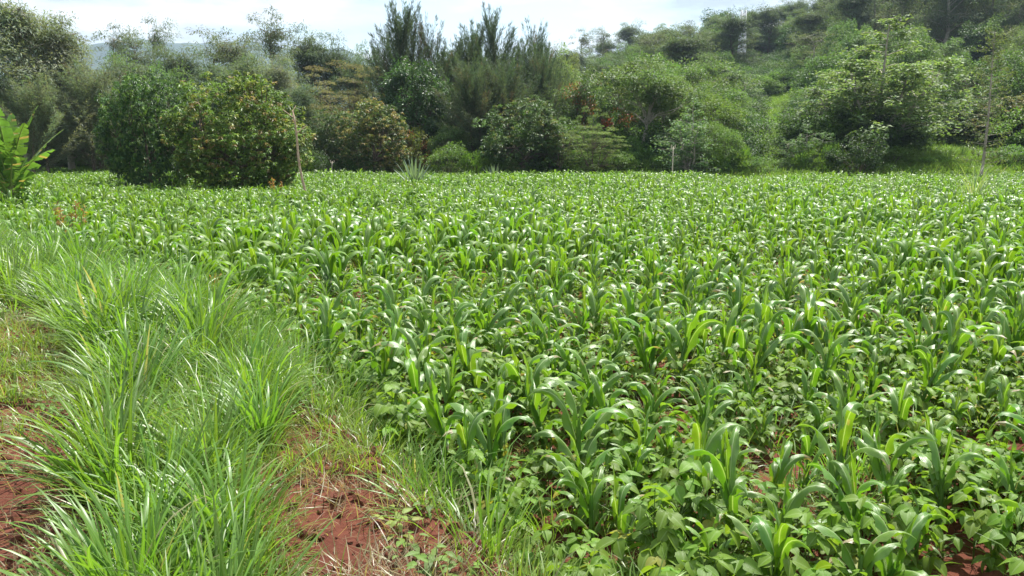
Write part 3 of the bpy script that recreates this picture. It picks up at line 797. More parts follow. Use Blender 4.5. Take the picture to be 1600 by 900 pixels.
def t_sparse(seed, col, H=9, W=8, Ln=.24, Wd=.13, nb=34, nl=60, stems=4, low=.12):
    """open young broad-leaf tree: pale stems and big separate leaves"""
    r = np.random.default_rng(seed); tr, cr = Geo(), Geo()
    for s_ in range(stems):
        az0 = 2 * PI * s_ / stems + r.normal(0, .4); sp = W / 2 * r.uniform(.25, .6) * (0 if s_ == 0 else 1); Hs = H * (1 if s_ == 0 else r.uniform(.6, .92))
        n = 8; q = np.linspace(0, 1, n)
        P0 = np.column_stack([math.cos(az0) * sp * q ** .9, math.sin(az0) * sp * q ** .9, q * Hs]) + np.cumsum(r.normal(0, .05, (n, 3)), 0) * np.array([1, 1, 0])
        P0[0] = (0, 0, -.2); tube(tr, P0, np.linspace(.09, .015, n), (1, 1, 1), 6)
        for k in range(nb):
            t = low + (1 - low) * (k + .5) / nb; b = np.array([np.interp(t, q, P0[:, i]) for i in range(3)])
            az = k * 2.4 + r.normal(0, .4); Lb = W / 2 * np.interp(t, [0, .3, .7, 1], [.7, .75, .5, .12]) * r.uniform(.5, 1.1)
            d = unit(np.array([math.cos(az), math.sin(az), r.uniform(.1, .7)])); e = b + d * Lb + np.array([0, 0, -.12 * Lb])
            m_ = lerp(b, e, .5) + np.array([0, 0, .1 * Lb]); tube(tr, [b, m_, e], [.025, .015, .006], (1, 1, 1), 3)
            m = int(nl * r.uniform(.6, 1.3)); u = .25 + .8 * r.random(m)
            base = b + (e - b) * u[:, None] + rdir(r, m) * .28 * u[:, None]
            D = rdir(r, m) * np.array([1, 1, .5]) + np.array([0, 0, -.45]) + d * .3
            cc = np.asarray(col) * r.uniform(.8, 1.2)
            quads_leaf(cr, base, D, np.array([[0, 0, 1.]]) + rdir(r, m) * .6, Ln * r.uniform(.6, 1.2, m), Wd * r.uniform(.7, 1.2, m), mottle(r, m, cc, .25), .2)
    return tr, cr

def t_bush(seed, col, W=3, H=2, ncl=46, nl=80, Ln=.14, Wd=.07, rc=.45, accent=None, acc_p=0, mode='out'):
    r = np.random.default_rng(seed); tr, cr = Geo(), Geo()
    cl = ell_pts(r, ncl, (0, 0, H * .45), (W / 2, W / 2, H * .5), .45, -.85, .5, seed)
    for t in cl[::2]: tube(tr, [(0, 0, -.1), t * np.array([.4, .4, .55]), t], [.03, .02, .007], (1, 1, 1), 4)
    crown_clumps(cr, r, cl, rc, nl, Ln, Wd, col, mode, accent=accent, acc_p=acc_p)
    return tr, cr

KINDS = {}
def reg(k, gg, leafm, bark):
    tr, cr = gg; v = np.concatenate(cr.v)
    w_ = (np.percentile(v[:, 0], 99) - np.percentile(v[:, 0], 1) + np.percentile(v[:, 1], 99) - np.percentile(v[:, 1], 1)) / 2
    h_ = np.percentile(v[:, 2], 99.7)
    KINDS[k] = (tr.mesh(k + '_trunk', bark), cr.mesh(k + '_crown', leafm), w_, h_)
G_DK = (0.042, 0.092, 0.030); G_MID = (0.072, 0.132, 0.040); G_LT = (.095, .175, .034)
reg('mango_flush', t_mango(1, (0.095, 0.165, 0.036), [(.20, .23, .06), (.20, .15, .07), (.19, .24, .05)], .30, 1.25), M_SHINY, M_BARK)
reg('mango_green', t_mango(2, (0.050, 0.112, 0.034), [(.14, .24, .05), (.12, .21, .05)], .30, 1.25), M_SHINY, M_BARK)
reg('mango_yellow', t_mango(3, (.055, .100, .024), [(.22, .22, .07), (.22, .18, .08)], .36, .7, W=8, H=8), M_SHINY, M_BARK)
reg('mango_dark', t_mango(4, (0.052, 0.106, 0.030), [(.13, .14, .04), (.07, .12, .03)], .25, .75, W=8, H=8), M_SHINY, M_BARK)
reg('broad_dark', t_round(5, G_DK, W=8, H=10, Ln=.32, Wd=.15, base=.12, ncl=120, nl=120, rc=.95, shell=.65), M_SHINY, M_BARK)
reg('flame', t_round(6, (0.060, 0.118, 0.030), W=8, H=8, Ln=.28, Wd=.13, base=.1, ncl=100, nl=120, rc=.85, accent=(.30, .085, .03), acc_p=.20), M_SHINY, M_BARK)
reg('pale_round', t_round(7, (0.144, 0.204, 0.084), W=8, H=8, Ln=.22, Wd=.09, base=.1, ncl=110, nl=130, rc=.8), M_TREE, M_BARKP)
reg('mid_round', t_round(8, G_MID, W=9, H=9, Ln=.30, Wd=.15, base=.12, ncl=75, nl=130, rc=1.05, shell=.7), M_TREE, M_BARK)
reg('mid_loose', t_round(9, (0.088, 0.142, 0.050), W=9, H=9, Ln=.28, Wd=.12, base=.2, ncl=70, nl=120, rc=.95, shell=.55, lump=.6), M_TREE, M_BARK)
reg('light_feather', t_round(10, (0.100, 0.168, 0.040), W=9, H=7, Ln=.26, Wd=.10, base=.08, ncl=85, nl=150, rc=1.0, mode='out', flat=.85, shell=.7), M_TREE, M_BARK)
reg('grey_feather', t_casu(11, 11, 7, (0.140, 0.175, 0.119), 80, 2, .7, 1.1, .45), M_DULL, M_BARK)
reg('grey_oak', t_euc(12, (0.155, 0.186, 0.128), 11, 7, 210, 130, .15, .26, .055, .75, .10), M_DULL, M_BARKP)
reg('casuarina_a', t_casu(13, 12, 5.0, nb=85, lean=1.2, dense=1.1), M_DULL, M_BARK)
reg('casuarina_b', t_casu(14, 12, 5.5, nb=80, stems=2, lean=1.0), M_DULL, M_BARK)
reg('casuarina_c', t_casu(15, 12, 6.5, (0.065, 0.094, 0.057), nb=80, stems=3, lean=.8, droopy=.25), M_DULL, M_BARK)
reg('euc_a', t_euc(16, (0.108, 0.138, 0.084), 13, 7, 130, 62, .25, rc=.65), M_DULL, M_BARKP)
reg('euc_b', t_euc(17, (0.095, 0.127, 0.076), 13, 6, 140, 70, .18, low=.25, rc=.65), M_DULL, M_BARKP)
reg('euc_sparse', t_euc(18, (0.104, 0.130, 0.081), 13, 6, 40, 60, .35, low=.55, rc=.6), M_DULL, M_BARKP)
reg('euc_dense', t_euc(19, (0.093, 0.131, 0.077), 12, 8, 240, 90, .2, low=.12, rc=.68), M_DULL, M_BARK)
reg('brown_acacia', t_flat(20, (0.138, 0.134, 0.079), 7, 10, 6, 150, 130, base=.30, dome=.55), M_DULL, M_BARK)
reg('green_acacia', t_flat(21, (0.096, 0.144, 0.048), 6, 9, 4, 60, 130, base=.5), M_TREE, M_BARK)
reg('green_acacia_b', t_flat(22, (0.102, 0.156, 0.048), 7, 10, 6, 110, 120, base=.35, dome=.4), M_TREE, M_BARK)
reg('sparse_pale', t_sparse(23, (.125, .185, .075), 9, 8, .20, .10, 34, 70), M_TREE, M_BARKP)
reg('sparse_blue', t_sparse(24, (0.120, 0.198, 0.090), 7, 7, .18, .10, 26, 54, 5, .05), M_TREE, M_BARKP)
reg('stem_tree', t_round(25, (0.090, 0.138, 0.054), W=8, H=10, Ln=.24, Wd=.10, base=.48, ncl=85, nl=130, rc=.85, shell=.25, lump=.5, nprim=12, trunk=.14), M_TREE, M_BARKP)
reg('bush_green', t_bush(26, (.085, .155, .035)), M_TREE, M_BARK)
reg('bush_dark', t_bush(27, (.040, .078, .024), 3, 2.4), M_TREE, M_BARK)
reg('bush_light', t_bush(28, (.115, .20, .04), 3, 2, Ln=.18, Wd=.06, mode='up'), M_TREE, M_BARK)
reg('bush_red', t_bush(29, (.09, .12, .03), 3, 2.4, accent=(.22, .07, .035), acc_p=.25), M_TREE, M_BARK)

MADE = {}
def gz(x, y): return float(height(np.array(x), np.array(y)))
def ray(u, v=None):
    x = (u - 800) / F; yc = (450 - v) / F
    return x, math.cos(PITCH) + yc * math.sin(PITCH), -math.sin(PITCH) + yc * math.cos(PITCH)
def place(kindn, name, label, cat, u, vtop, dist, wpx, group=None, rz=None, base_z=None, lean=0):
    """stand a tree on the ground at distance dist, as tall and wide as the photo shows it"""
    x, dy, dz = ray(u, vtop); X = x / dy * dist; Y = dist
    z0 = gz(X, Y) if base_z is None else base_z
    ztop = EYE + dz / dy * dist
    trm, crm, w_, h_ = KINDS[kindn]
    Hh = max(ztop - z0, .6); Ww = wpx / F * dist / dy
    o = thing(name, label, cat, (X, Y, z0), rz if rz is not None else random.uniform(0, 6.28), (Ww / w_, Ww / w_, Hh / h_), group)
    if lean: o.rotation_euler[1] = lean
    link('trunk', trm, o); link('crown', crm, o)
    return o

TB = 'trees bordering the far side of the field'
P = place
# left margin: grey feathery trees
P('grey_oak', 'silk_oak_tree', 'tall dark grey-green tree with its top cut by the upper left corner', 'tree', 22, -8, 50, 190, TB)
P('grey_oak', 'silk_oak_tree', 'grey-green feathery tree, second from the left edge behind the banana plant', 'tree', 92, 32, 52, 150, TB)
P('grey_feather', 'silk_oak_tree', 'brownish grey drooping tree sloping down towards the big mango trees', 'tree', 128, 95, 49, 150, TB)
P('grey_feather', 'silk_oak_tree', 'grey drooping tree low behind the banana plant', 'tree', 40, 120, 46, 150, TB)
P('grey_oak', 'silk_oak_tree', 'shadowy grey tree filling the gap left of the green mango', 'tree', 160, 128, 56, 110, TB)
P('mid_round', 'bushy_tree', 'low dark bushy tree at the left end of the field, below the grey trees', 'tree', 105, 205, 60, 110, TB)
P('mid_loose', 'bushy_tree', 'dull green tree between the grey trees and the mountain', 'tree', 190, 84, 72, 90, TB)
P('grey_oak', 'silk_oak_tree', 'grey-green tree peeking between the two tallest grey trees', 'tree', 58, 20, 60, 150, TB)
P('mid_loose', 'bushy_tree', 'dense dark tree low at the left edge, under the grey trees', 'tree', 20, 150, 58, 160, TB)
P('mid_round', 'bushy_tree', 'dark round tree filling the low gap left of the green mango', 'tree', 150, 176, 54, 110, TB)
P('euc_dense', 'bushy_tree', 'grey-green tree just above the left shoulder of the green mango', 'tree', 200, 92, 64, 110, TB)
P('mid_loose', 'bushy_tree', 'green tree top showing between the two mangoes and the mountain', 'tree', 262, 100, 62, 90, TB)
P('euc_dense', 'bushy_tree', 'brownish grey tree just above the top of the flushed mango', 'tree', 395, 84, 60, 110, TB)
P('mid_round', 'bushy_tree', 'dark tree mass under the brown acacia, left part', 'tree', 480, 168, 60, 90, TB)
P('euc_dense', 'bushy_tree', 'grey tree joining the gum trees and the casuarinas above the acacia', 'tree', 556, 84, 66, 70, TB)
P('casuarina_c', 'casuarina_tree', 'dim casuarina filling the row behind its middle', 'casuarina', 705, 74, 66, 150, 'casuarina trees in the tall group')
P('casuarina_c', 'casuarina_tree', 'dim casuarina filling the row behind its right half', 'casuarina', 810, 80, 68, 150, 'casuarina trees in the tall group')
# skyline trees before the mountain
S2_ = 'slim trees on the skyline before the blue mountain'
P('euc_sparse', 'gum_tree', 'thin-stemmed umbrella-tipped tree, highest before the blue mountain', 'tree', 240, 26, 84, 62, S2_)
P('euc_sparse', 'gum_tree', 'small sparse tree with one tuft at the left end of the mountain', 'tree', 182, 36, 84, 64, S2_)
P('euc_b', 'gum_tree', 'rounded grey-green tree beside the umbrella-tipped one', 'tree', 214, 52, 78, 104, S2_)
P('euc_dense', 'gum_tree', 'grey-green tree directly above the green mango tree', 'tree', 276, 72, 76, 96, S2_)
P('euc_sparse', 'gum_tree', 'leaning sparse tree in the middle of the mountain', 'tree', 320, 46, 74, 112, S2_, lean=.1)
P('euc_a', 'gum_tree', 'open grey tree right above the top of the flushed mango', 'tree', 362, 48, 70, 96, S2_)
P('euc_a', 'gum_tree', 'tall pale-stemmed gum tree standing highest between mango and acacia', 'tree', 412, 15, 66, 104, S2_)
P('euc_dense', 'gum_tree', 'dark grey gum tree with two domes above the brown acacia', 'tree', 482, 46, 74, 96, S2_)
P('euc_dense', 'gum_tree', 'darker low-shouldered gum tree sloping down to the right over the acacia', 'tree', 522, 64, 74, 84, S2_)
P('euc_dense', 'gum_tree', 'grey bushy tree low between the mountain and the flushed mango', 'tree', 335, 92, 62, 90, S2_)
P('grey_oak', 'gum_tree', 'brownish grey tree showing above the right shoulder of the flushed mango', 'tree', 425, 92, 55, 90, S2_)
P('mid_loose', 'bushy_tree', 'pale green round tree between the gum trees and the casuarinas', 'tree', 574, 70, 80, 56, TB)
# the mango group
MG_ = 'mango trees around the field'
P('mango_green', 'mango_tree', 'glossy green mango tree, the left one of the touching pair', 'mango tree', 222, 117, 34, 130, MG_, rz=.4)
P('mango_flush', 'mango_tree', 'broad mango tree with reddish and yellow flush, right one of the pair', 'mango tree', 370, 121, 31, 198, MG_, rz=1.2)
P('mango_yellow', 'mango_tree', 'round mango tree dotted with yellow-brown flower heads, left of the sisal', 'mango tree', 582, 156, 47, 108, MG_)
P('mango_dark', 'mango_tree', 'low dark mango crown squeezed between the acacia and the dotted mango', 'mango tree', 515, 176, 50, 92, MG_)
P('broad_dark', 'broad_leaved_tree', 'tall dark broad-leaved tree right behind the sisal plant', 'tree', 650, 93, 53, 100, TB)
P('bush_red', 'shrub', 'red-brown leafy bush under the tall dark broad-leaved tree', 'shrub', 655, 200, 50, 56, 'shrubs under the border trees')
P('brown_acacia', 'acacia_tree', 'wide flat-topped brown acacia between mango and dark trees', 'acacia tree', 530, 100, 58, 170, TB)
P('euc_dense', 'bushy_tree', 'dim greyish tree under the left side of the brown acacia', 'tree', 468, 130, 52, 80, TB)
# casuarinas
CG = 'casuarina trees in the tall group'
cas = [(612, 6, 56, 92, 'a', 'tallest spiky casuarina, at the left end of the row'), (596, 40, 62, 60, 'b', 'shorter casuarina spire on the far left of the row'),
       (648, 24, 58, 70, 'b', 'casuarina with a narrow twin tip, second in the row'), (690, 36, 57, 84, 'b', 'casuarina with three short plumes, third in the row'),
       (722, 34, 60, 76, 'a', 'dark casuarina with swept plumes, fourth in the row'), (752, 50, 60, 66, 'c', 'lower casuarina in the dip of the row'),
       (786, 14, 57, 84, 'a', 'second tallest casuarina, near the right end of the row'), (818, 36, 60, 70, 'b', 'casuarina leaning against the second tallest one'),
       (848, 78, 58, 80, 'c', 'drooping brownish casuarina at the right end of the row'), (738, 92, 52, 100, 'c', 'low grey casuarina in front of the row, beside the dark tree'),
       (800, 96, 53, 110, 'c', 'low wide casuarina in front of the second tallest one')]
for u, v, d, w_, k, lab in cas: P('casuarina_' + k, 'casuarina_tree', lab, 'casuarina', u + 4, v, d, w_ * 1.1, CG, lean=-.05)
P('mid_round', 'bushy_tree', 'small bright bush-like tree just right of the tall dark tree', 'tree', 700, 196, 50, 62, TB)
P('mid_loose', 'bushy_tree', 'loose green tree under the casuarinas in the middle', 'tree', 745, 185, 52, 70, TB)
P('mango_dark', 'mango_tree', 'dark wide mango tree on a short trunk below the casuarinas', 'mango tree', 818, 156, 46, 124, MG_)
P('pale_round', 'pale_tree', 'pale silvery green round tree behind the wide dark mango', 'tree', 884, 76, 66, 84, TB)
P('mid_loose', 'bushy_tree', 'olive tree between the pale round tree and the red-flowered one', 'tree', 872, 140, 56, 90, TB)
P('flame', 'flame_tree', 'dark round tree with orange-red flowers on its right side', 'tree', 938, 108, 54, 92, TB)
P('green_acacia', 'acacia_tree', 'small umbrella-shaped acacia left of the red-flowered tree', 'acacia tree', 876, 184, 45, 66, 'small acacias at the field edge')
P('green_acacia', 'acacia_tree', 'small light umbrella acacia in front of the red-flowered tree', 'acacia tree', 924, 166, 46, 46, 'small acacias at the field edge')
P('green_acacia_b', 'acacia_tree', 'low spreading olive acacia below the red-flowered tree', 'acacia tree', 930, 196, 44.5, 96, 'small acacias at the field edge')
P('stem_tree', 'forked_tree', 'tree with a bundle of bare upright stems in mid picture', 'tree', 1012, 90, 50, 150, TB)
P('stem_tree', 'forked_tree', 'twin of the bare-stemmed tree, standing half behind it', 'tree', 1046, 128, 54, 120, TB)
P('sparse_blue', 'broad_leaved_tree', 'bushy tree with large silvery green leaves behind the white post', 'tree', 1082, 158, 45.5, 104, TB)
P('light_feather', 'feathery_tree', 'bright green feathery tree right of the white post', 'tree', 1108, 140, 51, 120, TB)
P('light_feather', 'feathery_tree', 'lower feathery green tree at the field edge under the grass slope', 'tree', 1122, 190, 46, 80, TB)
P('sparse_blue', 'broad_leaved_tree', 'thin pale bush left of the big pale-leaved tree', 'tree', 1262, 196, 46, 70, TB)
P('sparse_pale', 'pale_leaved_tree', 'large open tree with pale leaves and white stems at the right', 'tree', 1380, 30, 49, 215, TB, rz=2.0)
P('sparse_pale', 'pale_leaved_tree', 'lower pale-leaved tree leaning into the big open one', 'tree', 1345, 96, 50, 150, TB)
P('broad_dark', 'broad_leaved_tree', 'round dark bush-like tree left of the big pale-leaved tree', 'tree', 1262, 152, 66, 60, TB)
P('mango_dark', 'mango_tree', 'dark mango tree right behind the big pale-leaved tree', 'mango tree', 1438, 126, 62, 120, MG_, base_z=1.0)
P('mango_dark', 'mango_tree', 'dark mango tree casting a shadow on the grass near the right edge', 'mango tree', 1524, 154, 55, 120, MG_)
P('mango_yellow', 'mango_tree', 'dark mango cut by the right edge of the picture', 'mango tree', 1592, 150, 52, 130, MG_)
P('bush_dark', 'shrub', 'dark bluish shrub under the stems of the big pale-leaved tree', 'shrub', 1345, 206, 44, 90, 'shrubs under the border trees')
P('mid_loose', 'bushy_tree', 'loose grey-green tree above the dark mango at the right edge', 'tree', 1520, 86, 66, 120, TB)

# shrubs of the border
SH = 'shrubs under the border trees'
shr = [(560, 238, 'bush_dark', 50), (500, 232, 'bush_dark', 60), (620, 246, 'bush_green', 34), (700, 222, 'bush_green', 60), (742, 236, 'bush_light', 46), (785, 240, 'bush_green', 44),
       (862, 236, 'bush_light', 50), (905, 232, 'bush_green', 60), (960, 234, 'bush_green', 66), (985, 238, 'bush_light', 50), (1030, 240, 'bush_light', 44), (1090, 236, 'bush_green', 60), (1140, 226, 'bush_light', 70),
       (1180, 244, 'bush_green', 50), (1228, 246, 'bush_green', 50), (1282, 222, 'bush_light', 64), (1320, 232, 'bush_green', 50), (1395, 228, 'bush_green', 66),
       (1450, 244, 'bush_light', 56), (1586, 226, 'bush_green', 66), (470, 246, 'bush_light', 40), (285, 262, 'bush_light', 34), (132, 246, 'bush_green', 44), (90, 240, 'bush_dark', 50), (175, 250, 'bush_green', 40), (320, 258, 'bush_green', 40)]
sl = ['dark low', 'dark wide', 'small leafy', 'leafy', 'light', 'green', 'light', 'leafy', 'olive', 'light spiky', 'small light', 'rounded green', 'bright', 'broad green',
      'green', 'bright', 'small green', 'green', 'bright spreading', 'right-hand green', 'small bright', 'small light', 'green', 'dark', 'leafy', 'low green']
by_ = ['below the dotted mango', 'beneath the brown acacia', 'left of the sisal plant', 'right of the sisal plant', 'below the middle casuarinas', 'left of the wide dark mango trunk',
       'right of the wide dark mango trunk', 'below the small umbrella acacia', 'beneath the red-flowered tree', 'left of the bare stems', 'left of the white post', 'right of the white post',
       'below the bright feathery tree', 'at the foot of the grass slope', 'beside the grass slope', 'before the round dark tree', 'left of the white stems', 'right of the white stems',
       'before the shaded grass patch', 'at the right end of the treeline', 'right of the leaning pole', 'between the pair of mangoes', 'right of the banana plant', 'behind the banana plant',
       'left of the green mango', 'below the flushed mango']
for (u, v, k, w_), a, b in zip(shr, sl, by_):
    P(k, 'shrub', f"{a} shrub {b}", 'shrub', u, v, (59 if u < 470 else 46) + random.uniform(-1, 2) - (20 if u in (285, 320) else 0) * 1.0, w_ * 1.15, SH)

# ------------------------------------------------------------------ the wooded hill at the right
rh = np.random.default_rng(404)
HG = 'trees covering the hill'
hill_n = 0
spots = []
ORDS = ORD
def hill_ok(x, y): return all((x - a) ** 2 + (y - b) ** 2 > c for a, b, c in spots)
rowd = [62, 70, 79, 89, 100, 112, 126, 141, 158, 177, 198]
rown = ['lowest', 'second', 'third', 'fourth', 'fifth', 'sixth', 'seventh', 'eighth', 'ninth', 'tenth', 'crest']
desc = {'mid_round': 'green round-crowned', 'mid_loose': 'loose green', 'broad_dark': 'dark broad-leaved', 'pale_round': 'pale rounded', 'light_feather': 'bright feathery', 'green_acacia_b': 'flat-topped olive',
        'euc_a': 'open grey-green gum', 'euc_b': 'slim grey gum', 'euc_dense': 'dense grey gum', 'stem_tree': 'bare-stemmed', 'mango_dark': 'low dark', 'euc_sparse': 'sparse tall gum', 'sparse_blue': 'silvery broad-leaved', 'flame': 'red-tinged dark'}
for ri, d in enumerate(rowd):
    us = np.arange(815 if ri > 2 else 1010, 1700, (40 if ri < 5 else 34) * (70 / d) ** .6 + 8)
    cnt = 0
    for u in us:
        u2 = u + rh.normal(0, 9); dd = d * (1 + rh.normal(0, .025))
        x = (u2 - 800) / F * dd
        # clearings seen in the photo
        if abs(u2 - 1204) < 42 + 2400 / d and d < 105: continue
        if abs(u2 - 1495) < 40 + 2000 / d and 68 < d < 90: continue
        if 1400 < u2 < 1560 and d < 66: continue
        if 1138 < u2 < 1222 and 95 < d < 150: continue
        upper = ri >= 5
        right = u2 > 1250
        if upper and right: k = rh.choice(['euc_a', 'euc_b', 'euc_dense', 'euc_dense', 'euc_b', 'mid_loose'])
        elif upper: k = rh.choice(['mid_round', 'broad_dark', 'euc_dense', 'euc_a', 'mid_loose', 'euc_dense', 'mid_round'])
        elif ri >= 4: k = rh.choice(['mid_round', 'mid_loose', 'light_feather', 'euc_a', 'euc_dense', 'broad_dark', 'mid_loose', 'stem_tree'])
        else: k = rh.choice(['mid_round', 'light_feather', 'pale_round', 'mid_loose', 'sparse_blue', 'light_feather', 'mid_round', 'mango_dark'])
        if k.startswith('euc'): H = rh.uniform(10, 15) * (1.15 if right else .75); W_ = rh.uniform(6, 8)
        elif k in ('light_feather', 'green_acacia_b', 'sparse_blue', 'mango_dark'): H = rh.uniform(3.5, 6); W_ = rh.uniform(4.5, 7)
        else: H = rh.uniform(5.5, 9); W_ = rh.uniform(4.5, 7)
        trm, crm, w_, h_ = KINDS[k]; cnt += 1
        z0 = gz(x, dd)
        lab = f"{desc[k]} tree, {ORD[cnt]} from the left in the {rown[ri]} {'line' if ri == 10 else 'tier'} of the hill"
        o = thing('hill_tree', lab, 'tree', (x, dd, z0), float(rh.uniform(0, 6.28)), (W_ / w_, W_ / w_, H / h_), HG)
        link('trunk', trm, o); link('crown', crm, o); hill_n += 1
# skyline accents on the hill
SK = 'tall trees standing out on the hill skyline'
for k, lab, u, v, d, w_ in [
    ('euc_sparse', 'thin spreading tree on the skyline right of the pale round tree', 912, 44, 150, 42), ('euc_sparse', 'forked thin tree on the skyline, beside the spreading one', 938, 42, 150, 32),
    ('euc_dense', 'domed tree on the skyline above the bare-stemmed tree', 985, 34, 185, 50), ('green_acacia', 'flat-topped tree on the skyline left of the mast', 1044, 36, 190, 46),
    ('broad_dark', 'large dark tree on the skyline just left of the mast', 1128, 18, 190, 70), ('euc_dense', 'dark ragged tree on the skyline right of the mast', 1170, 14, 195, 44),
    ('euc_dense', 'tree cutting the sky right of the pale building', 1232, 2, 190, 60), ('euc_dense', 'tall dense gum left end of the plantation on the skyline', 1290, -6, 170, 60),
    ('euc_sparse', 'slender white-stemmed tree halfway up the hill', 1276, 48, 96, 70), ('mid_round', 'rounded tree hiding the lower part of the pale building', 1192, 45, 158, 52), ('mid_loose', 'loose tree at the right corner of the pale building', 1222, 38, 160, 46),
    ('mid_round', 'small round tree alone on the low skyline', 843, 64, 170, 20),
    ('casuarina_a', 'pointed small tree beside the pale round tree on the skyline', 862, 66, 160, 24)]:
    P(k, 'skyline_tree' if v < 70 else 'hill_tree', lab, 'tree', u, v, d, w_, SK)
# low scrub filling the slope
n = 5200; u = rh.uniform(780, 1680, n); d = rh.uniform(48, 215, n) ** 1.0; x = (u - 800) / F * d
ok = ~((u > 1162) & (u < 1245) & (d < 105)) & ~((u > 1150) & (u < 1220) & (d > 135) & (d < 160)) & ~((u > 1455) & (u < 1535) & (d > 66) & (d < 92)) & ~((u > 1400) & (u < 1590) & (d < 66))
bm_ = [KINDS[k][1] for k in ('bush_green', 'bush_dark', 'bush_dark')]
scat_pts('hill_scrub', 'low scrub covering the slope between the hill trees', bm_, np.column_stack([x, d])[ok], .6, 1.5, .1, 0, 61)
n = 2600; x = rh.uniform(-70, 6, n); y = rh.uniform(61, 120, n)
scat_pts('woodland_scrub', 'undergrowth behind the trees at the left', bm_, np.column_stack([x, y])[y > far_y(x) + 2], .8, 2.2, .1, 0, 63)
n = 60000; u = rh.uniform(780, 1680, n); d = rh.uniform(44, 108, n); x = (u - 800) / F * d
cl_ = ((u > 1160) & (u < 1248) & (d < 106)) | ((u > 1450) & (u < 1540) & (d > 64) & (d < 94)) | ((u > 1390) & (u < 1600) & (d < 68)) | (d < 50)
lush = [tuft(790 + k, 50, (.3, .7), (.02, .04), .1, .8, np.array([.10, .175, .035]), 3, 1, .04, .35).mesh('lush_grass', M_GRASS) for k in range(3)]
scat_pts('hill_grass', 'bright green grass in the clearings of the hill', lush, np.column_stack([x, d])[cl_][:9000], .8, 1.5, .1, 0, 65)

# ------------------------------------------------------------------ single plants and man-made things
def banana():
    r = np.random.default_rng(9)
    X, Y = (14 - 800) / F * 21.5, 21.5
    groups = [('banana_plant', 'banana plant with torn upright leaves at the left edge', (X + .15, Y, gz(X, Y)), 3.0, 13, 1.75),
              ('banana_plant', 'smaller banana plant half cut by the left edge of the picture', (X - .55, Y - .7, gz(X - .9, Y)), 2.6, 12, 1.5),
              ('banana_plant', 'young banana sucker with broad low leaves at the foot of the tall one', (X + .45, Y - .5, gz(X, Y)), 1.9, 9, 1.15)]
    for nm, lab, loc, H, nl, Lf in groups:
        t = thing(nm, lab, 'banana plant', loc, 0, 1.1, 'banana plants at the left edge')
        g = Geo(); tube(g, [(0, 0, -.1), (.03, 0, H * .2), (.0, .02, H * .42)], [.12, .10, .06], (.16, .19, .06), 10); link('stem', g.mesh('banana_stem', M_BEAN), t)
        for k in range(nl):
            g = Geo(); az = k * 2.4 + r.normal(0, .3); q = k / nl
            a0 = lerp(.62, .04, q) * r.uniform(.8, 1.2); bend = r.uniform(.3, 1.1) * (1 - q * .7); n = 26
            s = np.linspace(0, 1, n + 1); th = a0 + bend * s ** 1.7; L_ = Lf * r.uniform(.8, 1.1); ds = L_ / n
            rr = np.concatenate([[0], np.cumsum(np.sin(th[1:]) * ds)]); z = np.concatenate([[0], np.cumsum(np.cos(th[1:]) * ds)]) + H * lerp(.15, .40, q)
            Pm = np.column_stack([rr * math.cos(az), rr * math.sin(az), z]); tube(g, Pm, np.linspace(.025, .006, n + 1), (.22, .28, .08), 5)
            T = unit(np.gradient(Pm, axis=0)); Sd = np.array([-math.sin(az), math.cos(az), 0]); W = Lf * .135
            base_c = np.array([.085, .165, .035]) * r.uniform(.85, 1.2)
            grp = {-1: (0, .4), 1: (0, .4)}
            for i in range(4, n):
                wd = W * math.sin(PI * min(1, (i - 2) / (n - 1)) ** .8) + .03
                for sg in (-1, 1):
                    
                    if grp[sg][0] <= 0: grp[sg] = (int(r.integers(1, 5)), r.uniform(.0, .9))
                    grp[sg] = (grp[sg][0] - 1, grp[sg][1]); dr = grp[sg][1]; tear = grp[sg][0] == 0; c = base_c * r.uniform(.93, 1.07)
                    if r.random() < .05: c = np.array([.28, .22, .1])
                    d = unit(Sd * sg + T[i] * .3 - np.array([0, 0, 1]) * dr * .6)
                    a, b = Pm[i], Pm[i + 1]
                    g.add([a, b, b + d * wd - (b - a) * (.9 if tear else 0), a + d * wd], [[0, 1, 2, 3]], c, [(.5, 0), (.5, 1), (0, 1), (0, 0)])
            link('leaf', g.mesh('banana_leaf', M_BEAN), t)
banana()

def sisal(u, v, dist, S, label, nl=34):
    x, dy, dz = ray(u, v); X = x / dy * dist; r = np.random.default_rng(int(u))
    t = thing('sisal_plant', label, 'sisal', (X, dist, gz(X, dist)), 0, S, 'sisal plants at the far edge of the field')
    for k in range(nl):
        g = Geo(); az = k * 2.4; q = k / nl
        ribbon(g, (0, 0, .12), az, 1.0 * r.uniform(.85, 1.1), .085, lerp(1.35, .05, q ** .8), r.uniform(-.05, .12), cvar((.13, .19, .14), r, .15, .03), 4, 2, .55,
               prof=([0, .2, .6, .9, 1], [.8, 1, .9, .45, .05]))
        link('leaf', g.mesh('sisal_leaf', M_SHINY), t)
sisal(648, 280, 34, 1.35, 'large blue-green sisal rosette standing above the maize before the dark tree')
sisal(772, 262, 43.0, 1.0, 'small dark sisal at the field edge below the casuarinas', 24)

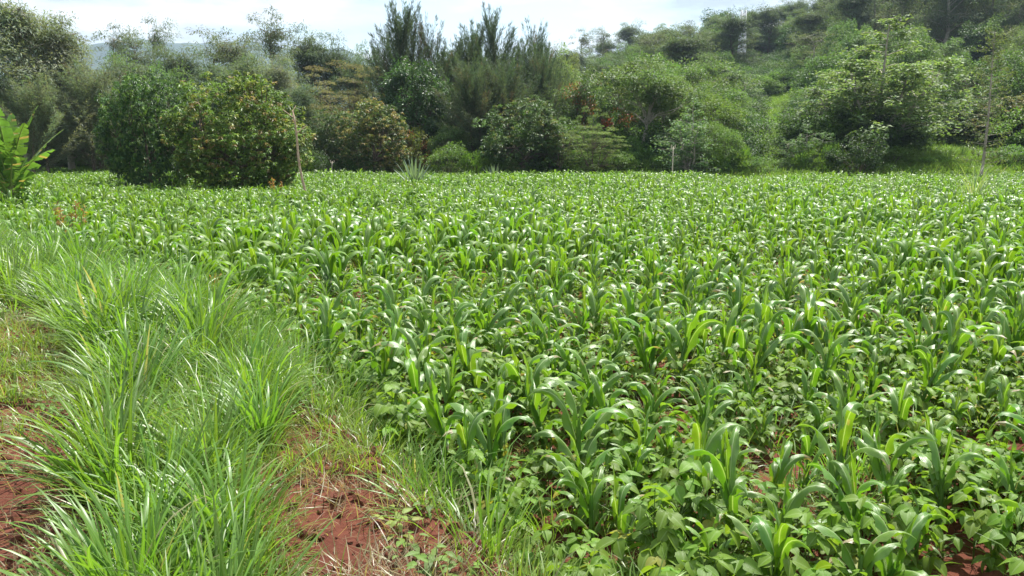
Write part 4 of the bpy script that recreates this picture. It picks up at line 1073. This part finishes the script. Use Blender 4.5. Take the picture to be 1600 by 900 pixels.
def pole():
    x, dy, dz = ray(482, 300); d = 22.0; X0 = x / dy * d; x2, dy2, dz2 = ray(456, 172)
    X1 = x2 / dy2 * d; Z1 = EYE + dz2 / dy2 * d
    g = Geo(); n = 9; q = np.linspace(0, 1, n)
    pts = np.column_stack([lerp(0, X1 - X0, q) + .03 * np.sin(q * 9), .02 * np.cos(q * 7), lerp(-.3, Z1, q)])
    tube(g, pts, np.linspace(.045, .022, n), (1, 1, 1), 7, True)
    t = thing('wooden_pole', 'bare leaning brown pole standing in front of the flushed mango', 'pole', (X0, d, 0))
    link('shaft', g.mesh('pole_shaft', M_WOOD), t)
    for zq, az, L_ in ((.93, 2.8, .35), (.80, .3, .30), (.99, 1.2, .22)):
        g = Geo(); b = np.array([np.interp(zq, q, pts[:, i]) for i in range(3)])
        tube(g, [b, b + np.array([math.cos(az) * L_, .05, L_ * .7])], [.016, .006], (1, 1, 1), 5, True); link('twig', g.mesh('pole_twig', M_WOOD), t)
pole()

def post(u, v0, v1, d, rad, mat, name, label, cat, head=None, lean=0.):
    x, dy, dz = ray(u, v1); X = x / dy * d; Z1 = EYE + dz / dy * d; z0 = gz(X, d)
    t = thing(name, label, cat, (X, d, z0)); g = Geo(); H = Z1 - z0
    q = np.linspace(0, 1, 6); tube(g, np.column_stack([lean * q, .02 * np.sin(q * 5), lerp(-.3, H, q)]), np.linspace(rad, rad * .8, 6), (1, 1, 1), 8, True)
    link('shaft', g.mesh(name + '_shaft', mat), t)
    if head:
        g = Geo(); tube(g, [(lean - .1, 0, H * .93), (lean + .1, .01, H * .95)], rad * .45, (1, 1, 1), 6, True)
        tube(g, [(lean - .1, 0, H * .93), (lean - .11, 0, H * 1.05)], rad * .4, (1, 1, 1), 6, True)
        tube(g, [(lean + .1, 0, H * .95), (lean + .1, 0, H * 1.04)], rad * .4, (1, 1, 1), 6, True)
        link('crosspiece', g.mesh(name + '_head', mat), t)
post(1052, 270, 229, 42.5, .038, M_POST, 'fence_post', 'slim pale post with a short crosspiece at the field edge', 'post', True)
post(515, 276, 252, 44, .025, M_POST, 'bent_stake', 'small pale bent stake left of the dotted mango', 'stake', True, .15)
post(1130, 60, 56, 170, .16, M_STEEL, 'bare_trunk_pole', 'pale upright pole on the upper hill left of the mast', 'pole')

# slim tree at the right edge: long bare stem with short side twigs
def slim_tree():
    d = 41.5; x, dy, dz = ray(1556, 48); X = x / dy * d; H = EYE + dz / dy * d
    r = np.random.default_rng(31); tr, cr = Geo(), Geo()
    n = 12; q = np.linspace(0, 1, n); pts = np.column_stack([.06 * np.sin(q * 5), .05 * np.cos(q * 4), lerp(-.2, H, q)])
    tube(tr, pts, np.linspace(.085, .018, n), (1, 1, 1), 7)
    for k in range(60):
        t = .16 + .84 * k / 60; b = np.array([np.interp(t, q, pts[:, i]) for i in range(3)]); az = k * 2.4; L_ = np.interp(t, [.1, .5, 1], [.9, 1.1, .5]) * r.uniform(.5, 1.2)
        e = b + np.array([math.cos(az), math.sin(az), .15]) * L_; tube(tr, [b, e], [.014, .005], (1, 1, 1), 3)
        m = 34; u = r.uniform(.45, 1.1, m)[:, None]; quads_leaf(cr, b + (e - b) * u + r.normal(0, .08, (m, 3)), rdir(r, m) + np.array([0, 0, -.2]), rdir(r, m) + np.array([0, 0, 1]), .16, .06, mottle(r, m, (.11, .15, .06)))
    t = thing('slim_tree', 'very slim pale-stemmed tree with short side twigs near the right edge', 'tree', (X, d, gz(X, d)))
    link('trunk', tr.mesh('slim_trunk', M_BARKP), t); link('crown', cr.mesh('slim_crown', M_TREE), t)
slim_tree()

# coarse pale grass clumps standing above the maize on the right
big = [tuft(810 + k, 70, (1.0, 1.9), (.018, .03), .1, .55, np.array([.16, .22, .10]), 9, 2, .05, .12, (.25, 0), (.2, 1.4)).mesh('cane_grass', M_GRASS) for k in range(2)]
for (u, d, s, lab, k) in [(1518, 24, .92, 'tall pale cane grass clump arching right above the maize', 0), (1384, 29, .55, 'thin cane grass clump above the maize, left of the taller one', 1),
                          (1290, 31, .5, 'short cane grass clump in the maize below the round dark tree', 1), (1190, 34, .5, 'short cane grass clump near the far field edge', 0)]:
    X = (u - 800) / F * d
    thing('cane_grass', lab, 'grass clump', (X, d, gz(X, d)), random.uniform(-.5, .5), s, 'cane grass clumps in the maize', big[k])
# reddish seeding weed on the bank
def red_weed(u, v, d, S, label, seed, col=(.22, .16, .05)):
    x, dy, dz = ray(u, v); X = x / dy * d; r = np.random.default_rng(seed); st, fo = Geo(), Geo()
    for k in range(9):
        az = r.uniform(0, 6.28); H = r.uniform(.5, .8); e = np.array([math.cos(az) * .22, math.sin(az) * .22, H]); tube(st, [(0, 0, -.05), e * .5 + np.array([0, 0, .05]), e], [.007, .005, .002], (.2, .13, .06), 4)
        m = 46; u_ = r.uniform(.2, 1.05, m); b = e * u_[:, None]; c = np.where((u_ > .62)[:, None], mottle(r, m, (.26, .16, .06), .3), mottle(r, m, (.15, .2, .05), .3))
        quads_leaf(fo, b, rdir(r, m) + np.array([0, 0, .2]), rdir(r, m) + np.array([0, 0, 1]), r.uniform(.05, .11, m), .028, c)
    t = thing('red_weed', label, 'weed', (X, d, gz(X, d)), 0, S, 'reddish seeding weeds'); link('stem', st.mesh('weed_stem', M_BEAN), t); link('foliage', fo.mesh('weed_foliage', M_BEAN), t)
red_weed(118, 405, 13.2, 1.0, 'tallest reddish-yellow weed beside the maize on the left', 1)
red_weed(330, 492, 8.2, .5, 'small orange-tipped weed at the grass and maize boundary', 2)
red_weed(430, 290, 26, 1.0, 'dry orange weed at the foot of the leaning pole', 3)

# mast and pale building on the hill
def mast():
    d = 150; x, dy, dz = ray(1162, 16); X = x / dy * d; z0 = gz(X, d); H = EYE + dz / dy * d - z0
    t = thing('radio_mast', 'pale lattice mast rising from the skyline trees', 'mast', (X, d, z0)); w_ = .6
    for sx, sy in ((-1, -1), (1, -1), (1, 1), (-1, 1)):
        g = Geo(); tube(g, [(sx * w_, sy * w_, -.5), (sx * w_ * .55, sy * w_ * .55, H)], .12, (1, 1, 1), 4, True); link('mast_leg', g.mesh('mast_leg', M_STEEL), t)
    g = Geo(); nz = 12
    for k in range(nz):
        z1, z2 = H * k / nz, H * (k + 1) / nz; a, b = w_ * (1 - .45 * k / nz), w_ * (1 - .45 * (k + 1) / nz)
        for (p, q) in (((-1, -1), (1, -1)), ((1, -1), (1, 1)), ((1, 1), (-1, 1)), ((-1, 1), (-1, -1))):
            tube(g, [(p[0] * a, p[1] * a, z1), (q[0] * b, q[1] * b, z2)], .07, (1, 1, 1), 4); tube(g, [(p[0] * a, p[1] * a, z1), (q[0] * a, q[1] * a, z1)], .06, (1, 1, 1), 4)
    link('bracing', g.mesh('mast_bracing', M_STEEL), t)
mast()
def box(g, x0, x1, y0, y1, z0, z1):
    v = [(x, y, z) for z in (z0, z1) for x, y in ((x0, y0), (x1, y0), (x1, y1), (x0, y1))]
    g.add(v, [[0, 3, 2, 1], [4, 5, 6, 7], [0, 1, 5, 4], [1, 2, 6, 5], [2, 3, 7, 6], [3, 0, 4, 7]], (1, 1, 1))
def building():
    d = 186; x, dy, dz = ray(1200, 36); X = x / dy * d; ztop = EYE + dz / dy * d; z0 = gz(X, d); H = max(ztop - z0, 4)
    t = thing('hilltop_building', 'pale building with a grey sheet roof half hidden on the hilltop', 'building', (X, d, z0))
    W = 3.4
    g = Geo(); box(g, -W, W, -3, 3, -1.5, H - 1.2); link('wall', g.mesh('building_wall', M_WHITE, False), t)
    g = Geo(); v = [(-W - .5, -3.6, H - 1.3), (W + .5, -3.6, H - 1.3), (W + .5, 0, H + .3), (-W - .5, 0, H + .3), (-W - .5, 3.6, H - 1.3), (W + .5, 3.6, H - 1.3)]
    g.add(v, [[0, 1, 2, 3], [3, 2, 5, 4]], (1, 1, 1)); g.add([v[0], v[3], v[4]], [[0, 1, 2]], (1, 1, 1)); g.add([v[1], v[5], v[2]], [[0, 1, 2]], (1, 1, 1))
    link('roof', g.mesh('building_roof', M_ROOF, False), t)
    for k in range(4):
        xx = -W + .5 + k * 1.65; f = Geo(); box(f, xx, xx + 1.1, -3.12, -2.98, H - 3.0, H - 1.9); fo = link('window', f.mesh('window_frame', M_STEEL, False), t)
        f = Geo(); box(f, xx + .12, xx + .98, -3.16, -3.125, H - 2.9, H - 2.0); link('pane', f.mesh('window_pane', M_PANE, False), fo)
M_PANE = noisy_mat('dark_glass', (.03, .04, .05), (.05, .06, .07), 2, .15, 0)
building()

# ------------------------------------------------------------------ haze
def haze():
    g = Geo(); box(g, -2990, 2990, -2990, 2990, -3, 420)
    m = newmat('air_haze'); t = m.node_tree; o = N(t, 'ShaderNodeOutputMaterial'); v = N(t, 'ShaderNodeVolumePrincipled')
    v.inputs['Color'].default_value = (.62, .80, 1, 1); v.inputs['Density'].default_value = HAZE; v.inputs['Anisotropy'].default_value = .25
    t.links.new(v.outputs[0], o.inputs['Volume'])
    ob = link('haze', g.mesh('haze', m, False)); kind(ob, 'stuff', 'thin pale air over the field and hills')
HAZE = .00025
haze()
